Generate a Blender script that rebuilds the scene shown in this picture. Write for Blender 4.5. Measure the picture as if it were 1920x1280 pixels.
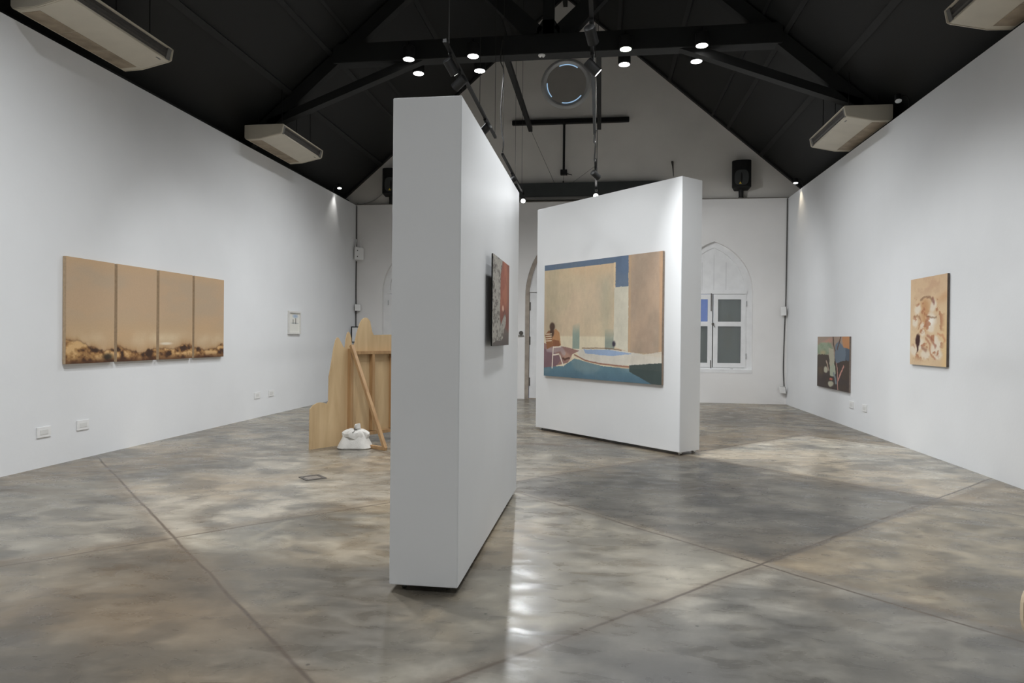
import bpy, bmesh, math, random
import numpy as np
from mathutils import Vector, Matrix
from mathutils.geometry import tessellate_polygon

for o in list(bpy.data.objects):
    bpy.data.objects.remove(o)
sc = bpy.context.scene
col = sc.collection
PI = math.pi
random.seed(4)

# ---------------------------------------------------------------- camera, world, exposure
cam_d = bpy.data.cameras.new('camera')
cam = bpy.data.objects.new('camera', cam_d)
col.objects.link(cam)
Rr = Vector((0.99126961, 0.13150185, 0.00958292))
Ru = Vector((-0.0103401, 0.00507628, 0.99993365))
Rf = Vector((-0.13144448, 0.99130293, -0.00639171))
M = Matrix.Identity(4)
for i in range(3):
    M[i][0] = Rr[i]; M[i][1] = Ru[i]; M[i][2] = -Rf[i]
M[2][3] = 1.5
cam.matrix_world = M
cam_d.sensor_width = 36
cam_d.lens = 1250.5 / 1920 * 36
cam_d.clip_start = 0.05
sc.camera = cam
sc.view_settings.view_transform = 'Standard'
sc.view_settings.look = 'None'
sc.view_settings.gamma = 1
sc.view_settings.exposure = -0.1
sc.view_settings.use_curve_mapping = False
w = bpy.data.worlds.new('world'); sc.world = w
w.use_nodes = True
w.node_tree.nodes['Background'].inputs[0].default_value = (0.12, 0.2, 0.55, 1)
w.node_tree.nodes['Background'].inputs[1].default_value = 0.9

DOWN_W, TRACK_W = 400, 120
# shares of the lamp groups: far truss row, near truss row, row behind the viewer, track spots in order
MUL = {'R12': .70, 'R5': 1.4, 'Rm': .70, 'S1': 1.1, 'S2': 1.4, 'S3': .6, 'S4': .1, 'S5': 1.6, 'S6': 1.1, 'S7': .4, 'S8': 2.4, 'S9': 2.2, 'S10': 1.4, 'S11': 1.4}      # watts of a downlight / of a track spotlight

# ---------------------------------------------------------------- room numbers
XL, XR, YB, ZT, YF = -6.146, 4.286, 16.186, 4.79, -5.0
RX, RZ, RS = -0.93, 9.84, 0.862          # ridge x, ridge z, roof slope
YG = 16.34                               # upper gable wall
def roof(x): return RZ - RS * abs(x - RX)

# ---------------------------------------------------------------- helpers
def lin(c):
    c = np.asarray(c, float)
    return np.where(c <= 0.04045, c / 12.92, ((c + 0.055) / 1.055) ** 2.4)
def s255(r, g, b):
    return tuple(float(v) for v in lin(np.array([r, g, b]) / 255.0)) + (1.0,)

MATS = {}
def mat(name, colr, rough=0.5, metal=0.0, noise=0.0, nscale=5.0, bump=0.0, bscale=40.0, emit=None, es=0.0, trans=0.0, spec=0.5, stretch=(1, 1, 1), col2=None):
    if name in MATS: return MATS[name]
    m = bpy.data.materials.new(name); m.use_nodes = True
    nt = m.node_tree; N = nt.nodes; L = nt.links
    b = N['Principled BSDF']
    b.inputs['Base Color'].default_value = colr
    b.inputs['Roughness'].default_value = rough
    b.inputs['Metallic'].default_value = metal
    b.inputs['Specular IOR Level'].default_value = spec
    b.inputs['Transmission Weight'].default_value = trans
    tc = N.new('ShaderNodeTexCoord'); mp = N.new('ShaderNodeMapping')
    mp.inputs['Scale'].default_value = stretch
    L.new(tc.outputs['Object'], mp.inputs['Vector'])
    if noise > 0:
        n = N.new('ShaderNodeTexNoise'); n.inputs['Scale'].default_value = nscale; n.inputs['Detail'].default_value = 6
        L.new(mp.outputs['Vector'], n.inputs['Vector'])
        r = N.new('ShaderNodeValToRGB')
        r.color_ramp.elements[0].position = 0.3; r.color_ramp.elements[1].position = 0.7
        c0 = tuple(max(0, v * (1 - noise)) for v in colr[:3]) + (1,)
        c1 = col2 if col2 else tuple(min(1, v * (1 + noise)) for v in colr[:3]) + (1,)
        r.color_ramp.elements[0].color = c0; r.color_ramp.elements[1].color = c1
        L.new(n.outputs['Fac'], r.inputs['Fac']); L.new(r.outputs['Color'], b.inputs['Base Color'])
    if bump > 0:
        n2 = N.new('ShaderNodeTexNoise'); n2.inputs['Scale'].default_value = bscale; n2.inputs['Detail'].default_value = 5
        L.new(mp.outputs['Vector'], n2.inputs['Vector'])
        bp = N.new('ShaderNodeBump'); bp.inputs['Strength'].default_value = bump; bp.inputs['Distance'].default_value = 0.01
        L.new(n2.outputs['Fac'], bp.inputs['Height']); L.new(bp.outputs['Normal'], b.inputs['Normal'])
    if emit:
        b.inputs['Emission Color'].default_value = emit; b.inputs['Emission Strength'].default_value = es
    MATS[name] = m
    return m

class MB:
    """collects simple solids into one bmesh"""
    def __init__(s): s.bm = bmesh.new()
    def box(s, x0, x1, y0, y1, z0, z1, M=None):
        c = [(x0, y0, z0), (x1, y0, z0), (x1, y1, z0), (x0, y1, z0), (x0, y0, z1), (x1, y0, z1), (x1, y1, z1), (x0, y1, z1)]
        v = [s.bm.verts.new(M @ Vector(p) if M else p) for p in c]
        for f in ((0, 3, 2, 1), (4, 5, 6, 7), (0, 1, 5, 4), (1, 2, 6, 5), (2, 3, 7, 6), (3, 0, 4, 7)):
            s.bm.faces.new([v[i] for i in f])
        return s
    def bar(s, a, b, wd, dp, up=(0, 0, 1)):
        a = Vector(a); b = Vector(b); d = (b - a); L = d.length; d.normalize()
        u = Vector(up); r = d.cross(u)
        if r.length < 1e-4: r = d.cross(Vector((1, 0, 0)))
        r.normalize(); u = r.cross(d)
        Mx = Matrix.Identity(4)
        for i in range(3): Mx[i][0] = r[i]; Mx[i][1] = d[i]; Mx[i][2] = u[i]; Mx[i][3] = a[i]
        return s.box(-wd / 2, wd / 2, 0, L, -dp / 2, dp / 2, Mx)
    def tube(s, pts, rad, n=10, cap=True):
        pts = [Vector(p) for p in pts]; rings = []
        rads = rad if isinstance(rad, (list, tuple)) else [rad] * len(pts)
        pr = None
        for i, p in enumerate(pts):
            d = (pts[min(i + 1, len(pts) - 1)] - pts[max(i - 1, 0)])
            if d.length < 1e-9: d = Vector((0, 0, 1))
            d.normalize()
            if pr is None:
                pr = d.cross(Vector((0.31, 0.2, 1))) if abs(d.z) < .95 else d.cross(Vector((1, .1, 0)))
            pr = (pr - d * pr.dot(d)).normalized()
            q = d.cross(pr)
            rings.append([s.bm.verts.new(p + (pr * math.cos(t) + q * math.sin(t)) * rads[i]) for t in [2 * PI * k / n for k in range(n)]])
        for a, b in zip(rings, rings[1:]):
            for k in range(n): s.bm.faces.new((a[k], a[(k + 1) % n], b[(k + 1) % n], b[k]))
        if cap:
            s.bm.faces.new(rings[0][::-1]); s.bm.faces.new(rings[-1])
        return s
    def prism(s, outer, holes, y0, y1, f):
        """2D outline (+ holes) extruded between y0 and y1; f(u, v, d) -> 3D"""
        loops = [list(outer)] + [list(h) for h in holes]
        flat = [p for l in loops for p in l]
        tris = tessellate_polygon([[Vector((p[0], p[1], 0)) for p in l] for l in loops])
        va = [s.bm.verts.new(f(p[0], p[1], y0)) for p in flat]
        vb = [s.bm.verts.new(f(p[0], p[1], y1)) for p in flat]
        for t in tris:
            try:
                s.bm.faces.new([va[i] for i in t]); s.bm.faces.new([vb[i] for i in t[::-1]])
            except ValueError: pass
        k = 0
        for l in loops:
            n = len(l)
            for i in range(n):
                a, b = k + i, k + (i + 1) % n
                s.bm.faces.new((va[a], va[b], vb[b], vb[a]))
            k += n
        return s
    def build(s, name, m, parent=None, bevel=0.0, smooth=False, seg=2):
        bmesh.ops.recalc_face_normals(s.bm, faces=s.bm.faces)
        if bevel > 0:
            bmesh.ops.remove_doubles(s.bm, verts=s.bm.verts, dist=1e-5)
            es = [e for e in s.bm.edges if e.is_manifold and e.calc_face_angle(0) > 0.5]
            bmesh.ops.bevel(s.bm, geom=es, offset=bevel, segments=seg, affect='EDGES', clamp_overlap=True)
        me = bpy.data.meshes.new(name); s.bm.to_mesh(me); s.bm.free()
        if smooth:
            for p in me.polygons: p.use_smooth = True
            try: me.set_sharp_from_angle(angle=math.radians(35))
            except Exception: pass
        me.materials.append(m)
        o = bpy.data.objects.new(name, me); col.objects.link(o)
        if parent is not None:
            o.parent = parent
        return o

def tag(o, label=None, cat=None, group=None, kind=None):
    if label: o['label'] = label
    if cat: o['category'] = cat
    if group: o['group'] = group
    if kind: o['kind'] = kind
    return o
def empty(name, loc=(0, 0, 0), rz=0.0, label=None, cat=None, group=None):
    o = bpy.data.objects.new(name, None); col.objects.link(o)
    o.empty_display_size = 0.1
    o.location = loc; o.rotation_euler = (0, 0, rz)
    return tag(o, label, cat, group)
def copy_tree(o, parent=None):
    c = o.copy(); col.objects.link(c)
    if parent is not None: c.parent = parent
    for ch in [x for x in bpy.data.objects if x.parent == o]:
        copy_tree(ch, c)
    return c
def lamp(name, typ, loc, target, power, parent=None, angle=60, blend=0.6, size=0.05, colr=(0.955, 0.98, 1.0)):
    d = bpy.data.lights.new(name, typ); d.energy = power; d.color = colr
    if typ == 'SPOT':
        d.spot_size = math.radians(angle); d.spot_blend = blend; d.shadow_soft_size = size
    if typ == 'POINT': d.shadow_soft_size = size
    o = bpy.data.objects.new(name, d); col.objects.link(o)
    o.location = loc
    v = Vector(target) - Vector(loc)
    o.rotation_euler = v.to_track_quat('-Z', 'Y').to_euler()
    return o

# ---------------------------------------------------------------- materials
WHITE = mat('wall_white_paint', (0.80, 0.81, 0.82, 1), 0.6, noise=0.018, nscale=1.3, bump=0.10, bscale=25)
PANEL = mat('partition_white_paint', (0.80, 0.81, 0.815, 1), 0.55, noise=0.02, nscale=1.2, bump=0.05, bscale=40)
GABLE = mat('gable_warm_grey_paint', (0.80, 0.765, 0.71, 1), 0.7, noise=0.06, nscale=1.0, bump=0.12, bscale=12)
BACKW = mat('back_wall_offwhite_paint', (0.80, 0.785, 0.77, 1), 0.6, noise=0.03, nscale=1.2, bump=0.10, bscale=20)
TRIMW = mat('white_joinery_paint', (0.80, 0.80, 0.80, 1), 0.4, noise=0.04, nscale=6, bump=0.05)
DARKROOF = mat('black_painted_timber', (0.008, 0.008, 0.008, 1), 0.6, noise=0.2, nscale=3, bump=0.2, bscale=15)
BEAM = mat('black_beam_paint', (0.0085, 0.009, 0.0087, 1), 0.6, noise=0.2, nscale=4, bump=0.15, bscale=20)
BLACK = mat('black_metal', (0.009, 0.009, 0.009, 1), 0.5, noise=0.15, nscale=20, spec=.3)
BLACKP = mat('black_plastic', (0.013, 0.013, 0.013, 1), 0.5, noise=0.1, nscale=30, spec=.35)
GRILLE = mat('black_speaker_cloth', (0.05, 0.053, 0.053, 1), 0.7, noise=0.3, nscale=300)
CHROME = mat('brushed_steel', (0.55, 0.56, 0.56, 1), 0.3, 1.0, noise=0.05, nscale=40)
GLOW = mat('lamp_glow', (1, 1, 1, 1), 0.4, emit=(1, 0.98, 0.95, 1), es=14)
GLOWG = mat('lamp_glow_greenish', (1, 1, 1, 1), 0.4, emit=(0.82, 1, 0.72, 1), es=10)
AC = mat('ac_aged_cream_plastic', (0.62, 0.57, 0.47, 1), 0.45, noise=0.05, nscale=4)
ACG = mat('ac_dusty_intake_grille', (0.36, 0.29, 0.21, 1), 0.6, noise=0.25, nscale=6)
ACD = mat('ac_dark_outlet', (0.06, 0.055, 0.05, 1), 0.4, noise=0.2, nscale=20)
ACM = mat('ac_grey_endcap', (0.16, 0.155, 0.145, 1), 0.4, noise=0.1, nscale=10)
SWITCH = mat('white_switch_plastic', (0.82, 0.82, 0.81, 1), 0.35, noise=0.02, nscale=10)
STEELHINGE = mat('dark_hinge_metal', (0.10, 0.09, 0.08, 1), 0.5, 0.3, noise=0.2, nscale=30)
BROWNT = mat('aged_brown_moulding', (0.36, 0.31, 0.26, 1), 0.6, noise=0.15, nscale=8)
PLASTER = mat('neutral_canvas_edge', (0.50, 0.42, 0.33, 1), 0.8, noise=0.1, nscale=40)
CANVASD = mat('grey_brown_canvas_edge', (0.25, 0.2, 0.17, 1), 0.8, noise=0.15, nscale=40)
SACK = mat('white_woven_sack', (0.60, 0.58, 0.54, 1), 0.65, noise=0.08, nscale=14, bump=0.35, bscale=60)
TWINE = mat('dark_twine', (0.12, 0.11, 0.1, 1), 0.8, noise=0.2, nscale=60)
CABLE = mat('grey_cable', (0.035, 0.033, 0.031, 1), 0.5, noise=0.1, nscale=30)
WCABLE = mat('white_cable', (0.42, 0.40, 0.38, 1), 0.5, noise=0.1, nscale=30)
BLUEG = mat('daylight_behind_oculus', (0.3, 0.45, 0.6, 1), 0.3, emit=(0.42, 0.66, 0.95, 1), es=0.75)
OCRING = mat('oculus_ring_paint', (0.60, 0.60, 0.59, 1), 0.25, noise=0.06, nscale=4, spec=0.7)
YELLOW = mat('yellow_badge', (0.75, 0.55, 0.08, 1), 0.4, noise=0.05, nscale=50)

def wood_mat(name, c1, c2, scale=1.0, axis=2, rough=0.5):
    m = bpy.data.materials.new(name); m.use_nodes = True
    nt = m.node_tree; N = nt.nodes; L = nt.links; b = N['Principled BSDF']
    tc = N.new('ShaderNodeTexCoord'); mp = N.new('ShaderNodeMapping')
    st = [9 * scale] * 3; st[axis] = 1.0 * scale
    mp.inputs['Scale'].default_value = st
    L.new(tc.outputs['Object'], mp.inputs['Vector'])
    n = N.new('ShaderNodeTexNoise'); n.inputs['Scale'].default_value = 1.3; n.inputs['Detail'].default_value = 8; n.inputs['Distortion'].default_value = 0.7
    L.new(mp.outputs['Vector'], n.inputs['Vector'])
    r = N.new('ShaderNodeValToRGB'); r.color_ramp.elements[0].position = 0.32; r.color_ramp.elements[1].position = 0.68
    r.color_ramp.elements[0].color = c1; r.color_ramp.elements[1].color = c2
    L.new(n.outputs['Fac'], r.inputs['Fac']); L.new(r.outputs['Color'], b.inputs['Base Color'])
    b.inputs['Roughness'].default_value = rough
    return m
PLY = wood_mat('pale_plywood', (0.50, 0.345, 0.185, 1), (0.62, 0.455, 0.26, 1), 0.8)
PINE = wood_mat('pine_batten', (0.33, 0.19, 0.085, 1), (0.45, 0.28, 0.135, 1), 1.5)
PLYEDGE = wood_mat('plywood_cut_edge', (0.6, 0.48, 0.33, 1), (0.75, 0.62, 0.45, 1), 2)
STOOLIN = wood_mat('stool_brown_veneer', (0.28, 0.15, 0.07, 1), (0.42, 0.25, 0.13, 1), 2)

def attr_mat(name, rough=0.6, bump=0.15, bscale=200, nz=0.06, ns=60):
    m = bpy.data.materials.new(name); m.use_nodes = True
    nt = m.node_tree; N = nt.nodes; L = nt.links; b = N['Principled BSDF']
    a = N.new('ShaderNodeAttribute'); a.attribute_name = 'paint'
    tc = N.new('ShaderNodeTexCoord')
    n = N.new('ShaderNodeTexNoise'); n.inputs['Scale'].default_value = ns; n.inputs['Detail'].default_value = 4
    L.new(tc.outputs['Object'], n.inputs['Vector'])
    mr = N.new('ShaderNodeMapRange'); mr.inputs['To Min'].default_value = 1 - nz; mr.inputs['To Max'].default_value = 1 + nz
    L.new(n.outputs['Fac'], mr.inputs['Value'])
    mx = N.new('ShaderNodeVectorMath'); mx.operation = 'SCALE'
    L.new(a.outputs['Color'], mx.inputs[0]); L.new(mr.outputs['Result'], mx.inputs['Scale'])
    L.new(mx.outputs['Vector'], b.inputs['Base Color'])
    b.inputs['Roughness'].default_value = rough
    n2 = N.new('ShaderNodeTexNoise'); n2.inputs['Scale'].default_value = bscale
    L.new(tc.outputs['Object'], n2.inputs['Vector'])
    bp = N.new('ShaderNodeBump'); bp.inputs['Strength'].default_value = bump; bp.inputs['Distance'].default_value = 0.003
    L.new(n2.outputs['Fac'], bp.inputs['Height']); L.new(bp.outputs['Normal'], b.inputs['Normal'])
    return m
PAINTM = attr_mat('painted_canvas')

# numpy value noise -------------------------------------------------
def vnoise(x, y, seed=0):
    xi = np.floor(x).astype(np.int64); yi = np.floor(y).astype(np.int64)
    fx = x - xi; fy = y - yi; fx = fx * fx * (3 - 2 * fx); fy = fy * fy * (3 - 2 * fy)
    def h(a, b):
        n = (a * 374761393 + b * 668265263 + seed * 974711) & 0x7fffffff
        n = ((n ^ (n >> 13)) * 1274126177) & 0x7fffffff
        return ((n ^ (n >> 16)) & 0xffff) / 65535.0
    return (h(xi, yi) * (1 - fx) + h(xi + 1, yi) * fx) * (1 - fy) + (h(xi, yi + 1) * (1 - fx) + h(xi + 1, yi + 1) * fx) * fy
def fbm(x, y, seed=0, o=5):
    s = 0; a = 0.5; t = 0
    for i in range(o):
        s = s + a * vnoise(x * 2 ** i, y * 2 ** i, seed + i * 17); t += a; a *= 0.5
    return s / t
def sstep(a, b, x):
    t = np.clip((x - a) / (b - a), 0, 1); return t * t * (3 - 2 * t)
def inpoly(u, v, P):
    c = np.zeros(u.shape, bool); n = len(P); j = n - 1
    for i in range(n):
        xi, yi = P[i]; xj, yj = P[j]
        cond = ((yi > v) != (yj > v)) & (u < (xj - xi) * (v - yi) / (yj - yi + 1e-12) + xi)
        c ^= cond; j = i
    return c.astype(float)
def mixc(C, c, m):
    c = np.array(c, float) / 255.0
    return C * (1 - m[..., None]) + c * m[..., None]
def ell(u, v, cu, cv, ru, rv, ang=0.0, soft=0.25):
    du, dv = u - cu, v - cv; c, s = math.cos(ang), math.sin(ang)
    a = (du * c + dv * s) / ru; b = (-du * s + dv * c) / rv
    return 1 - sstep(1 - soft, 1 + soft, np.sqrt(a * a + b * b))
def stroke(u, v, pts, wd, asp=1.0, soft=0.4):
    m = np.zeros(u.shape)
    for (a, b) in zip(pts, pts[1:]):
        ax, ay = a[0] * asp, a[1]; bx, by = b[0] * asp, b[1]
        px, py = u * asp - ax, v - ay; dx, dy = bx - ax, by - ay
        t = np.clip((px * dx + py * dy) / (dx * dx + dy * dy + 1e-12), 0, 1)
        d = np.hypot(px - t * dx, py - t * dy)
        m = np.maximum(m, 1 - sstep(wd * (1 - soft), wd * (1 + soft), d))
    return m

def color_sheet(name, nu, nv, f3, fcol, m, parent=None, gain=1.25, isfloor=False):
    """grid of nu x nv cells, f3(u,v)->xyz arrays, fcol(u,v)->sRGB or linear colours"""
    u, v = np.meshgrid(np.linspace(0, 1, nu + 1), np.linspace(0, 1, nv + 1))
    P = f3(u, v).reshape(-1, 3)
    me = bpy.data.meshes.new(name)
    i = np.arange((nu + 1) * (nv + 1)).reshape(nv + 1, nu + 1)
    F = np.stack([i[:-1, :-1], i[:-1, 1:], i[1:, 1:], i[1:, :-1]], -1).reshape(-1, 4)
    me.from_pydata(P.tolist(), [], F.tolist())
    C = np.clip(fcol(u, v), 0, 1)
    C = np.clip(lin(C) * gain, 0, 0.9)
    a = me.color_attributes.new('paint', 'FLOAT_COLOR', 'POINT')
    buf = np.ones((P.shape[0], 4), np.float32); buf[:, :3] = C.reshape(-1, 3)
    a.data.foreach_set('color', buf.ravel())
    me.materials.append(m)
    o = bpy.data.objects.new(name, me); col.objects.link(o)
    if parent is not None: o.parent = parent
    return o

# ================================================================ ROOM SHELL
# floor: stained polished concrete slabs laid at 46 degrees
GA = math.radians(46.2); GS = 2.95; A0, B0 = 1.13, 2.42
def floor_colour(u, v):
    x = XL + (XR - XL) * u; y = YF + (YG - YF) * v
    a = x * math.cos(GA) + y * math.sin(GA); b = -x * math.sin(GA) + y * math.cos(GA)
    wob = 0.03 * (fbm(x * 1.1, y * 1.1, 91) - .5)
    ia = np.floor((a - A0 + wob) / GS).astype(int); ib = np.floor((b - B0 + wob) / GS).astype(int)
    n1 = fbm(x * 0.55, y * 0.55, 3); n2 = fbm(x * 2.2, y * 2.2, 7); n3 = fbm(x * 7, y * 7, 11)
    nn = fbm(x * 1.1 + 3 * n1, y * 1.1 + 3 * n2, 23)
    base = np.array([138, 133, 123.]) / 255
    C = np.ones(u.shape + (3,)) * base
    rnd = ((ia * 73 + ib * 131) % 17) / 17.0
    C *= (0.93 + 0.12 * rnd)[..., None]
    def slab(i, j): return ((ia == i) & (ib == j)).astype(float)
    # cloudy trowel stains
    C = mixc(C, (92, 90, 86), sstep(0.46, 0.64, nn) * 0.55)
    C = mixc(C, (166, 161, 150), sstep(0.50, 0.34, nn) * 0.35)
    C = mixc(C, (148, 130, 106), sstep(0.50, 0.68, fbm(x * 0.8, y * 0.8, 41)) * 0.40)
    n4 = fbm(x * 3.1 + 2 * n1, y * 5.5 + 2 * n2, 61)
    C = mixc(C, (84, 82, 78), sstep(0.53, 0.68, n4) * 0.42)
    C = mixc(C, (170, 164, 152), sstep(0.42, 0.28, n4) * 0.35)
    # each slab was poured in its own tone
    for (i, j), c in [((1, 0), (106, 103, 97)), ((2, 0), (160, 156, 147)), ((0, 0), (148, 143, 132)), ((0, -1), (136, 133, 126)), ((1, -1), (140, 132, 117)), ((2, -1), (136, 127, 113)),
                      ((1, 1), (132, 127, 117)), ((2, 1), (128, 119, 105)), ((3, 1), (116, 108, 96)), ((3, 0), (116, 107, 93)), ((-1, 0), (112, 105, 94)), ((-1, 1), (122, 118, 110)), ((0, 1), (136, 131, 122)),
                      ((-1, -1), (100, 93, 83)), ((-2, 0), (118, 110, 97)), ((-2, 1), (112, 104, 92)), ((-1, 2), (128, 122, 112)), ((0, 2), (138, 133, 124)), ((-2, 2), (124, 116, 104))]:
        r = np.array(c, float) / np.array([134, 129, 119.])
        C = np.where(slab(i, j)[..., None] > 0, C * r, C)
    C *= (0.88 + 0.24 * n2)[..., None] * (0.90 + 0.20 * n3)[..., None]
    # streaks following the trowel
    st = fbm(x * 1.2 + 0.5 * y, (y - 0.4 * x) * 7, 55)
    C *= (0.90 + 0.20 * st)[..., None]
    # local stains; dark patches by the near partition's foot also paint its shade
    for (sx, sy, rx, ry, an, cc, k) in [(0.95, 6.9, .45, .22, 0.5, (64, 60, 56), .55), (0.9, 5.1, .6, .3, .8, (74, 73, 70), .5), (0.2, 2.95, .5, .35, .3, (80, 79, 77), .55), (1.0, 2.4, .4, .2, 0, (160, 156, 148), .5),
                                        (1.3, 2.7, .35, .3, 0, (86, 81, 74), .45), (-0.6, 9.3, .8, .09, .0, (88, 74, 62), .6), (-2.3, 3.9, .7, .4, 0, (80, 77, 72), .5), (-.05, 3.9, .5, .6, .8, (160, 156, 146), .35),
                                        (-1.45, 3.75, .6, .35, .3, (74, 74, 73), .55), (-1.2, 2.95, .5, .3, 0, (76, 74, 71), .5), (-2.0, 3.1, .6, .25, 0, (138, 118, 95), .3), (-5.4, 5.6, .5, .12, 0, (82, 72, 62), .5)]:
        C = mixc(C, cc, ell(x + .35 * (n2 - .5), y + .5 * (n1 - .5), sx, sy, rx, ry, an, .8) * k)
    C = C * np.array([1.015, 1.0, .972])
    # thin dark edge tint along the joints
    fa = np.abs(((a - A0) / GS + .5) % 1 - .5) * GS; fb = np.abs(((b - B0) / GS + .5) % 1 - .5) * GS
    e = np.minimum(fa, fb)
    C = mixc(C, (112, 98, 82), (1 - sstep(0.0, 0.12, e)) * 0.35)
    # brown wash by the skirting line
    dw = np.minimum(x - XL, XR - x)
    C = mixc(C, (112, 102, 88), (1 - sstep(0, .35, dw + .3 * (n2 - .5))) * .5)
    return C

FLOORM = bpy.data.materials.new('polished_concrete'); FLOORM.use_nodes = True
def _floor_nodes():
    nt = FLOORM.node_tree; N = nt.nodes; L = nt.links; b = N['Principled BSDF']
    a = N.new('ShaderNodeAttribute'); a.attribute_name = 'paint'
    tc = N.new('ShaderNodeTexCoord')
    def noise(scale, detail=6, dist=0.0, sc3=None):
        n = N.new('ShaderNodeTexNoise'); n.inputs['Scale'].default_value = scale; n.inputs['Detail'].default_value = detail; n.inputs['Distortion'].default_value = dist
        if sc3:
            mp = N.new('ShaderNodeMapping'); mp.inputs['Scale'].default_value = sc3; mp.inputs['Rotation'].default_value = (0, 0, 0.35)
            L.new(tc.outputs['Object'], mp.inputs['Vector']); L.new(mp.outputs['Vector'], n.inputs['Vector'])
        else: L.new(tc.outputs['Object'], n.inputs['Vector'])
        return n
    def math_(op, x, y=None, z=None):
        m = N.new('ShaderNodeMath'); m.operation = op
        for i, q in enumerate((x, y, z)):
            if q is None: continue
            if isinstance(q, (int, float)): m.inputs[i].default_value = q
            else: L.new(q, m.inputs[i])
        return m.outputs[0]
    nz = noise(6, 9, 0.6, (0.6, 1.3, 1)); nf = noise(45, 6)
    f = math_('MULTIPLY', math_('MULTIPLY_ADD', nz.outputs['Fac'], 0.85, 0.575), math_('MULTIPLY_ADD', nf.outputs['Fac'], 0.26, 0.87))
    # joints
    sp = N.new('ShaderNodeSeparateXYZ'); L.new(tc.outputs['Object'], sp.inputs[0])
    wn = noise(1.5, 4)
    wob = math_('MULTIPLY_ADD', wn.outputs['Fac'], 0.05, -0.025)
    ca, sa = math.cos(GA), math.sin(GA)
    A = math_('ADD', math_('MULTIPLY', sp.outputs[0], ca), math_('MULTIPLY_ADD', sp.outputs[1], sa, wob))
    B = math_('ADD', math_('MULTIPLY', sp.outputs[0], -sa), math_('MULTIPLY_ADD', sp.outputs[1], ca, wob))
    def near(q, o):
        t = math_('ADD', math_('DIVIDE', math_('SUBTRACT', q, o), GS), 0.5)
        return math_('MULTIPLY', math_('ABSOLUTE', math_('SUBTRACT', math_('FRACT', t), 0.5)), GS)
    d = math_('MINIMUM', near(A, A0), near(B, B0))
    jm = N.new('ShaderNodeMapRange'); jm.inputs['From Min'].default_value = 0.004; jm.inputs['From Max'].default_value = 0.016
    jm.inputs['To Min'].default_value = 1; jm.inputs['To Max'].default_value = 0
    L.new(d, jm.inputs['Value'])
    vo = N.new('ShaderNodeTexVoronoi'); vo.inputs['Scale'].default_value = 2.6; vo.inputs['Randomness'].default_value = 1.0
    L.new(tc.outputs['Object'], vo.inputs['Vector'])
    ck = N.new('ShaderNodeMapRange'); ck.inputs['From Min'].default_value = 0.018; ck.inputs['From Max'].default_value = 0.034
    ck.inputs['To Min'].default_value = 0.45; ck.inputs['To Max'].default_value = 1.0
    cd = math_('ADD', vo.outputs['Distance'], math_('MULTIPLY_ADD', nf.outputs['Fac'], 0.03, -0.015))
    L.new(cd, ck.inputs['Value']); f = math_('MULTIPLY', f, ck.outputs[0])
    vs = N.new('ShaderNodeVectorMath'); vs.operation = 'SCALE'; L.new(a.outputs['Color'], vs.inputs[0]); L.new(f, vs.inputs['Scale'])
    mx = N.new('ShaderNodeMix'); mx.data_type = 'RGBA'
    L.new(math_('MULTIPLY', jm.outputs[0], 0.93), mx.inputs['Factor']); L.new(vs.outputs[0], mx.inputs[6]); mx.inputs[7].default_value = (0.085, 0.065, 0.048, 1)
    L.new(mx.outputs[2], b.inputs['Base Color'])
    rr = N.new('ShaderNodeMapRange'); rr.inputs['To Min'].default_value = 0.20; rr.inputs['To Max'].default_value = 0.44
    rr.inputs['From Min'].default_value = 0.3; rr.inputs['From Max'].default_value = 0.7
    L.new(nz.outputs['Fac'], rr.inputs['Value']); L.new(rr.outputs[0], b.inputs['Roughness'])
    b.inputs['Specular IOR Level'].default_value = 0.5
    bn = noise(14, 5, 0.6, (0.6, 1.5, 1))
    bn2 = noise(38, 4, 0.3, (0.7, 1.3, 1))
    h = math_('SUBTRACT', math_('MULTIPLY_ADD', bn2.outputs['Fac'], 0.45, bn.outputs['Fac']), math_('MULTIPLY', jm.outputs[0], 0.6))
    bp = N.new('ShaderNodeBump'); bp.inputs['Strength'].default_value = 0.085; bp.inputs['Distance'].default_value = 0.006
    L.new(h, bp.inputs['Height']); L.new(bp.outputs['Normal'], b.inputs['Normal'])
_floor_nodes()
def ff(u, v):
    return np.stack([XL - .2 + (XR - XL + .4) * u, YF + (YG + .1 - YF) * v, 0 * u], -1)
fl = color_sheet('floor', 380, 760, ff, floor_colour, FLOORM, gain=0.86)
tag(fl, kind='structure')

def wallmb(x0, x1, y0, y1, z0, z1, name, m, bevel=0):
    o = MB().box(x0, x1, y0, y1, z0, z1).build(name, m, bevel=bevel); return tag(o, kind='structure')
wallmb(XL - .18, XL, YF, YG + .1, 0, ZT, 'wall_left', WHITE)
wallmb(XR, XR + .18, YF, YG + .1, 0, ZT, 'wall_right', WHITE)
wallmb(XL - .18, XR + .18, YF - .2, YF, 0, 9.9, 'wall_front', WHITE)

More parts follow.
